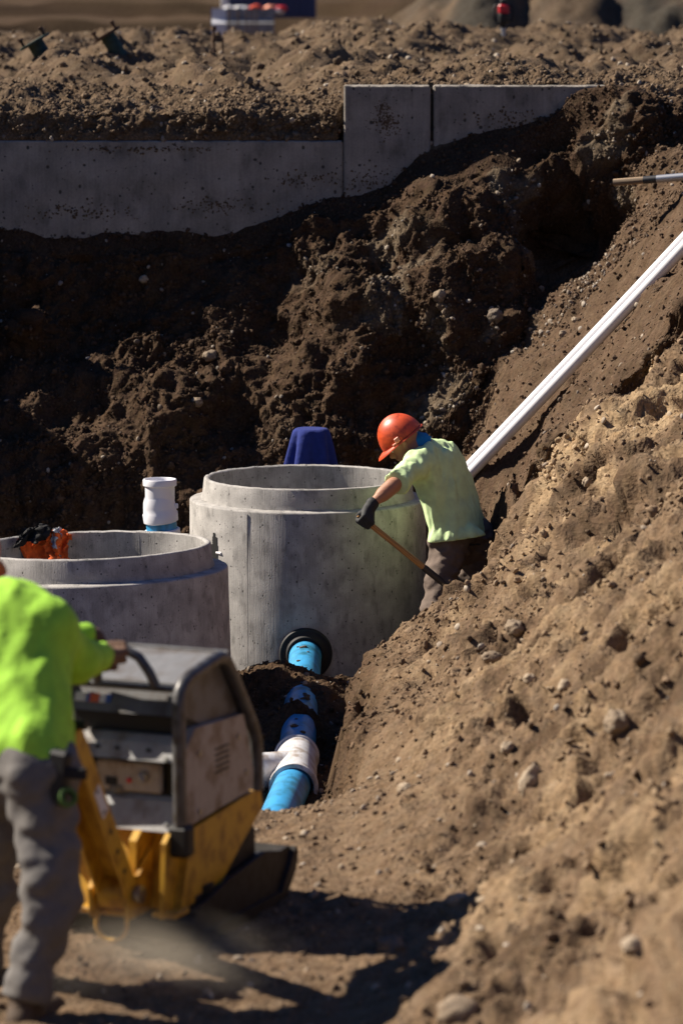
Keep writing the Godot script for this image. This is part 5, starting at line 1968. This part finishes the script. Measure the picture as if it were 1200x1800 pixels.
	g = Geo.new()
	g.box(Vector3(0.22, 2.24, 0.2), move(Vector3(-1.12, 1.0, 1.15)), 0.02)
	put("corner_post", g.mesh(), M.far_white, ct)
	for k in 11:
		g = Geo.new()
		g.box(Vector3(0.10, 2.0, 0.05), move(Vector3(-0.8 + 0.2 * k, 1.0, 1.215)), 0.015)
		put("rib", g.mesh(), M.far_navy, ct)
	for k in 2:
		var b := thing("barrier", "pale grey concrete barrier end far off" if k == 0 else "long dark grey concrete barrier far off under orange and white bags", "barrier", spot(385 if k == 0 else 440, 41, fd))
		g = Geo.new()
		var w := 0.42 if k == 0 else 1.34
		g.prism(PackedVector2Array([Vector2(-0.3, -0.4), Vector2(0.3, -0.4), Vector2(0.3, 0.0), Vector2(0.14, 0.12), Vector2(0.10, 0.42), Vector2(-0.10, 0.42), Vector2(-0.14, 0.12), Vector2(-0.3, 0.0)]), w, Transform3D(Basis(Vector3.UP, PI / 2), Vector3.ZERO))
		put("block", g.mesh(), M.far_white if k == 0 else M.far_grey, b)
	var bags := [[403, 12, "white"], [421, 12, "white"], [431, 13, "white"], [409, 16, "orange"], [441, 15, "orange"], [450, 10, "orange"], [474, 11, "pinkish"], [495, 12, "red"], [489, 17, "white"]]
	var mats := {"white": M.far_white, "orange": M.far_orange, "pinkish": M.hat_lug, "red": M.red}
	for b in bags:
		var s := put("sandbag", lump(Vector3(0.17, 0.085, 0.14), 300 + int(b[0]), 0.35, 5), mats[b[2]])
		s.position = spot(b[0], b[1] + 3, fd + 0.1)
		tag(s, "%s bag on the far grey barrier, %s" % [b[2], {403: "just right of the corner post", 421: "mid-row, paler", 431: "mid-row beside an orange one", 409: "low, left of the white ones", 441: "low and bright", 450: "highest and bright", 474: "fourth from the right end", 495: "at the right end", 489: "below the red one"}[b[0]]], "sandbag", "bags on the far barrier")
	for k in 6:
		var f := put("fence_stake", null, M.rust)
		g = Geo.new()
		g.tube([Vector3(0, -0.3, 0), Vector3(0.0, 0.62, 0)], 0.012, 6)
		f.mesh = g.mesh()
		f.position = spot(371 + [0, 32, 48, 63, 72, 80][k], 76, 62.0 + k)
		tag(f, ["tall thin stake left of the far row", "thin far stake, second from left", "thin far stake, third from left", "thin far stake, fourth from left", "thin far stake, second from right", "thin far stake at the right end, by the grey heap"][k], "stake", "thin stakes beyond the upper ground")

# ---------------------------------------------------------------- stones, sticks
func build_stones() -> void:
	var list := [
		# pixel of the photograph, size, material, label
		[799, 1582, Vector3(0.042, 0.027, 0.03), "stone_pale", "smooth pale oval stone beside the tip of the machine's shadow"],
		[1116, 1655, Vector3(0.060, 0.034, 0.04), "stone_pale", "largest pale rounded stone low on the near slope"],
		[800, 1780, Vector3(0.075, 0.065, 0.06), "stone_tan", "tan boulder at the bottom edge with a dark hollow behind it"],
		[684, 1660, Vector3(0.062, 0.040, 0.05), "stone_grey", "grey brown angular rock at the lower edge of the machine's shadow"],
		[930, 1372, Vector3(0.055, 0.095, 0.045), "stone_pale", "tall white streaked rock standing half out of the slope"],
		[890, 1314, Vector3(0.036, 0.032, 0.03), "stone_pale", "pale round stone just above the white streaked rock"],
		[706, 1380, Vector3(0.040, 0.026, 0.03), "stone_pale", "white stone on the sandy crest of the ramp"],
		[901, 1101, Vector3(0.052, 0.042, 0.04), "stone_tan", "tan stone jutting from the slope below the worker"],
		[1026, 843, Vector3(0.036, 0.028, 0.03), "stone_pale", "pale stone on light sand near the top of the slope"],
		[984, 581, Vector3(0.032, 0.028, 0.02), "stone_pale", "white flat stone in the smooth bank left of the long pipes"],
		[1004, 556, Vector3(0.026, 0.022, 0.02), "stone_pale", "small white stone above the flat one in the smooth bank"],
		[932, 1189, Vector3(0.030, 0.026, 0.03), "stone_pale", "small cream stone on the middle of the slope"],
		[990, 1199, Vector3(0.026, 0.034, 0.03), "stone_pale", "narrow upright cream stone right of the middle of the slope"],
		[867, 1150, Vector3(0.05, 0.03, 0.04), "stone_tan", "flat tan stone under the one below the worker"],
		[1090, 1270, Vector3(0.06, 0.055, 0.05), "stone_tan", "sandy rounded rock bulging from the right of the slope"],
		[372, 620, Vector3(0.055, 0.04, 0.04), "stone_tan", "tan stone stuck in the cut face above a dark hollow"],
		[350, 700, Vector3(0.045, 0.035, 0.04), "stone_tan", "pale brown stone low in the cut face"],
		[770, 520, Vector3(0.05, 0.045, 0.04), "stone_tan", "rounded stone in the gravelly seam of the cut face"],
		[872, 548, Vector3(0.06, 0.06, 0.05), "stone_grey", "grey cobble at the right end of the gravelly seam"],
		[250, 490, Vector3(0.035, 0.03, 0.03), "stone_pale", "lone pale stone in the dark shade under the wall"],
	]
	for k in list.size():
		var q: Array = list[k]
		var i := seen_at(q[0], q[1])
		if i < 0:
			continue
		var s := put("stone", lump(q[2], 400 + k, 0.28, 8), M[q[3]])
		s.position = gv[i] + gn[i] * (minf(q[2].x, q[2].y) * 0.15) - Vector3(0, 0.3 * q[2].y, 0)
		s.rotation_degrees = Vector3(10.0 * sin(k * 2.0), 60.0 * sin(k * 1.7), 12.0 * cos(k * 3.0))
		tag(s, q[4], "stone", "larger stones in the dug earth")
	# dark root in the side of the spoil
	var a := seen_at(741, 1190)
	var b := seen_at(722, 1300)
	if a >= 0 and b >= 0:
		var pa := gv[a] + Vector3(0, 0, 0.04)
		var pb := gv[b] + Vector3(0, 0, 0.03)
		var g := Geo.new()
		var pts := []
		for k in 9:
			var f := k / 8.0
			pts.append((pb - pa) * f + Vector3(0.012 * sin(f * 7.0), 0, 0.012 * sin(f * 5.0)))
		g.tube(pts, [0.010, 0.018, 0.024, 0.026, 0.025, 0.022, 0.018, 0.014, 0.008], 10)
		var t := put("root", g.mesh(), M.dark_wood)
		t.position = pa
		tag(t, "dark broken root lying up the side of the spoil bank", "root")

# ---------------------------------------------------------------- crumbs of soil and pebbles
func scatter(called: String, meshes: Array, mat: Material, items: Array) -> void:
	# items: [variant, transform, colour]
	for k in meshes.size():
		var mine := items.filter(func(q): return q[0] == k)
		if mine.is_empty():
			continue
		var mm := MultiMesh.new()
		mm.transform_format = MultiMesh.TRANSFORM_3D
		mm.use_colors = true
		mm.mesh = meshes[k]
		mm.instance_count = mine.size()
		for i in mine.size():
			mm.set_instance_transform(i, mine[i][1])
			mm.set_instance_color(i, mine[i][2])
		var o := MultiMeshInstance3D.new()
		o.name = nm(called)
		o.multimesh = mm
		o.material_override = mat
		add_child(o)
		o.set_meta("kind", "stuff")

func crumb_at(rng: RandomNumberGenerator, p: Vector3, n: Vector3, s: float, flat := 0.75) -> Transform3D:
	var b := Basis.from_euler(Vector3(rng.randf() * TAU, rng.randf() * TAU, rng.randf() * TAU))
	var q := Vector3(s * rng.randf_range(0.8, 1.3), s * rng.randf_range(0.6, 1.0), s * rng.randf_range(0.8, 1.3))
	return Transform3D(b * Basis.from_scale(q), p + n * s * 0.12)

func build_crumbs() -> void:
	var rng := RandomNumberGenerator.new()
	rng.seed = 909
	var clods := []
	for k in 6:
		clods.append(lump(Vector3(1.0, 0.85, 1.0), 500 + k, 0.75, 3))
	var pebs := []
	for k in 4:
		pebs.append(lump(Vector3(1.0, 0.7, 0.85), 520 + k, 0.2, 4))
	var group := noise(FastNoiseLite.TYPE_SIMPLEX, 1.1, 3, 93)
	var seam := noise(FastNoiseLite.TYPE_SIMPLEX, 1.3, 4, 68)
	var a := []
	var b := []
	for r in range(1, grows - 1):
		var k := gk[r]
		for c in range(1, gcols - 1):
			var xc := gx[c]
			if xc < -2.9 or xc > 2.85:
				continue
			var i := r * gcols + c
			var p := gv[i]
			if absf(p.x) > 0.118 * -p.z:
				continue
			var rough := grough[i]
			var gr := group.get_noise_3dv(p)
			var dens := 0.25 + 1.0 * rough * smoothstep(-0.3, 0.4, gr)
			if k < 4.0:
				dens *= 0.55
			if rng.randf() < dens:
				var s := 0.003 + 0.014 * pow(rng.randf(), 4.0)
				if rng.randf() < 0.02 * rough * smoothstep(-0.1, 0.5, gr):
					s = rng.randf_range(0.012, 0.032)
				var j := p + Vector3(rng.randf_range(-0.012, 0.012), 0, rng.randf_range(-0.012, 0.012))
				var t := rng.randf_range(0.75, 1.3)
				var q := gcol[i]
				a.append([rng.randi() % 6, crumb_at(rng, j, gn[i], s), Color(q.r * t, q.g * t, q.b * t)])
			var pd := 0.010 + 0.03 * smoothstep(0.1, 0.5, -gr)
			if k > 10.0 and k < 13.5:
				pd = 0.006 + 0.06 * smoothstep(0.15, 0.4, seam.get_noise_3dv(p)) * smoothstep(-0.8, 0.3, xc)
			if rng.randf() < pd:
				var s := 0.005 + 0.018 * pow(rng.randf(), 3.0)
				var t := rng.randf()
				var q := Color(0.36, 0.28, 0.19).lerp(Color(0.52, 0.47, 0.40), t) if rng.randf() < 0.6 else Color(0.20, 0.16, 0.12).lerp(Color(0.30, 0.26, 0.22), t)
				q = q.lerp(gcol[i], 0.35)
				b.append([rng.randi() % 4, crumb_at(rng, p, gn[i], s), q])
	# the level above
	var up: MeshInstance3D = get_node("upper_ground")
	var arr := up.mesh.surface_get_arrays(0)
	var uvx: PackedVector3Array = arr[Mesh.ARRAY_VERTEX]
	var unx: PackedVector3Array = arr[Mesh.ARRAY_NORMAL]
	var ucx: PackedColorArray = arr[Mesh.ARRAY_COLOR]
	for i in uvx.size():
		var p := uvx[i]
		if absf(p.x) > 0.11 * -p.z or -p.z > 50.0:
			continue
		if rng.randf() < 0.34:
			var s := 0.006 + 0.034 * pow(rng.randf(), 4.0)
			var t := rng.randf_range(0.7, 1.3)
			var q := ucx[i]
			a.append([rng.randi() % 6, crumb_at(rng, p, unx[i], s), Color(q.r * t, q.g * t, q.b * t)])
		if rng.randf() < 0.03:
			var s := 0.008 + 0.025 * pow(rng.randf(), 2.5)
			b.append([rng.randi() % 4, crumb_at(rng, p, unx[i], s), Color(0.38, 0.32, 0.25)])
	print("crumbs ", a.size(), " pebbles ", b.size())
	scatter("soil_crumbs", clods, M.crumb, a)
	scatter("pebbles", pebs, M.pebble, b)

# ---------------------------------------------------------------- dust shaken up by the machine
func build_dust() -> void:
	var list := []
	for q in [[250, 1660, 12.9, 1.0, 0.36, 0.6], [310, 1675, 12.9, 0.9, 0.34, 0.6], [190, 1690, 12.7, 0.8, 0.26, 0.6], [280, 1705, 12.7, 1.2, 0.24, 0.6]]:
		for k in 6:
			var f := 1.0 - 0.155 * k
			list.append([spot(q[0], q[1], q[2]) + Vector3(0.03 * sin(k * 2.1 + q[0]), 0.0, 0.0), Vector3(q[3], q[4] * 0.85, q[5]) * f, 0.035 + 0.045 * k])
	for q in list:
		var f := FogVolume.new()
		f.name = nm("dust_cloud")
		f.shape = RenderingServer.FOG_VOLUME_SHAPE_ELLIPSOID
		f.size = q[1]
		f.position = q[0]
		var fm := FogMaterial.new()
		fm.albedo = Color(0.95, 0.89, 0.80)
		fm.density = q[2]
		f.material = fm
		f.set_meta("kind", "stuff")
		add_child(f)
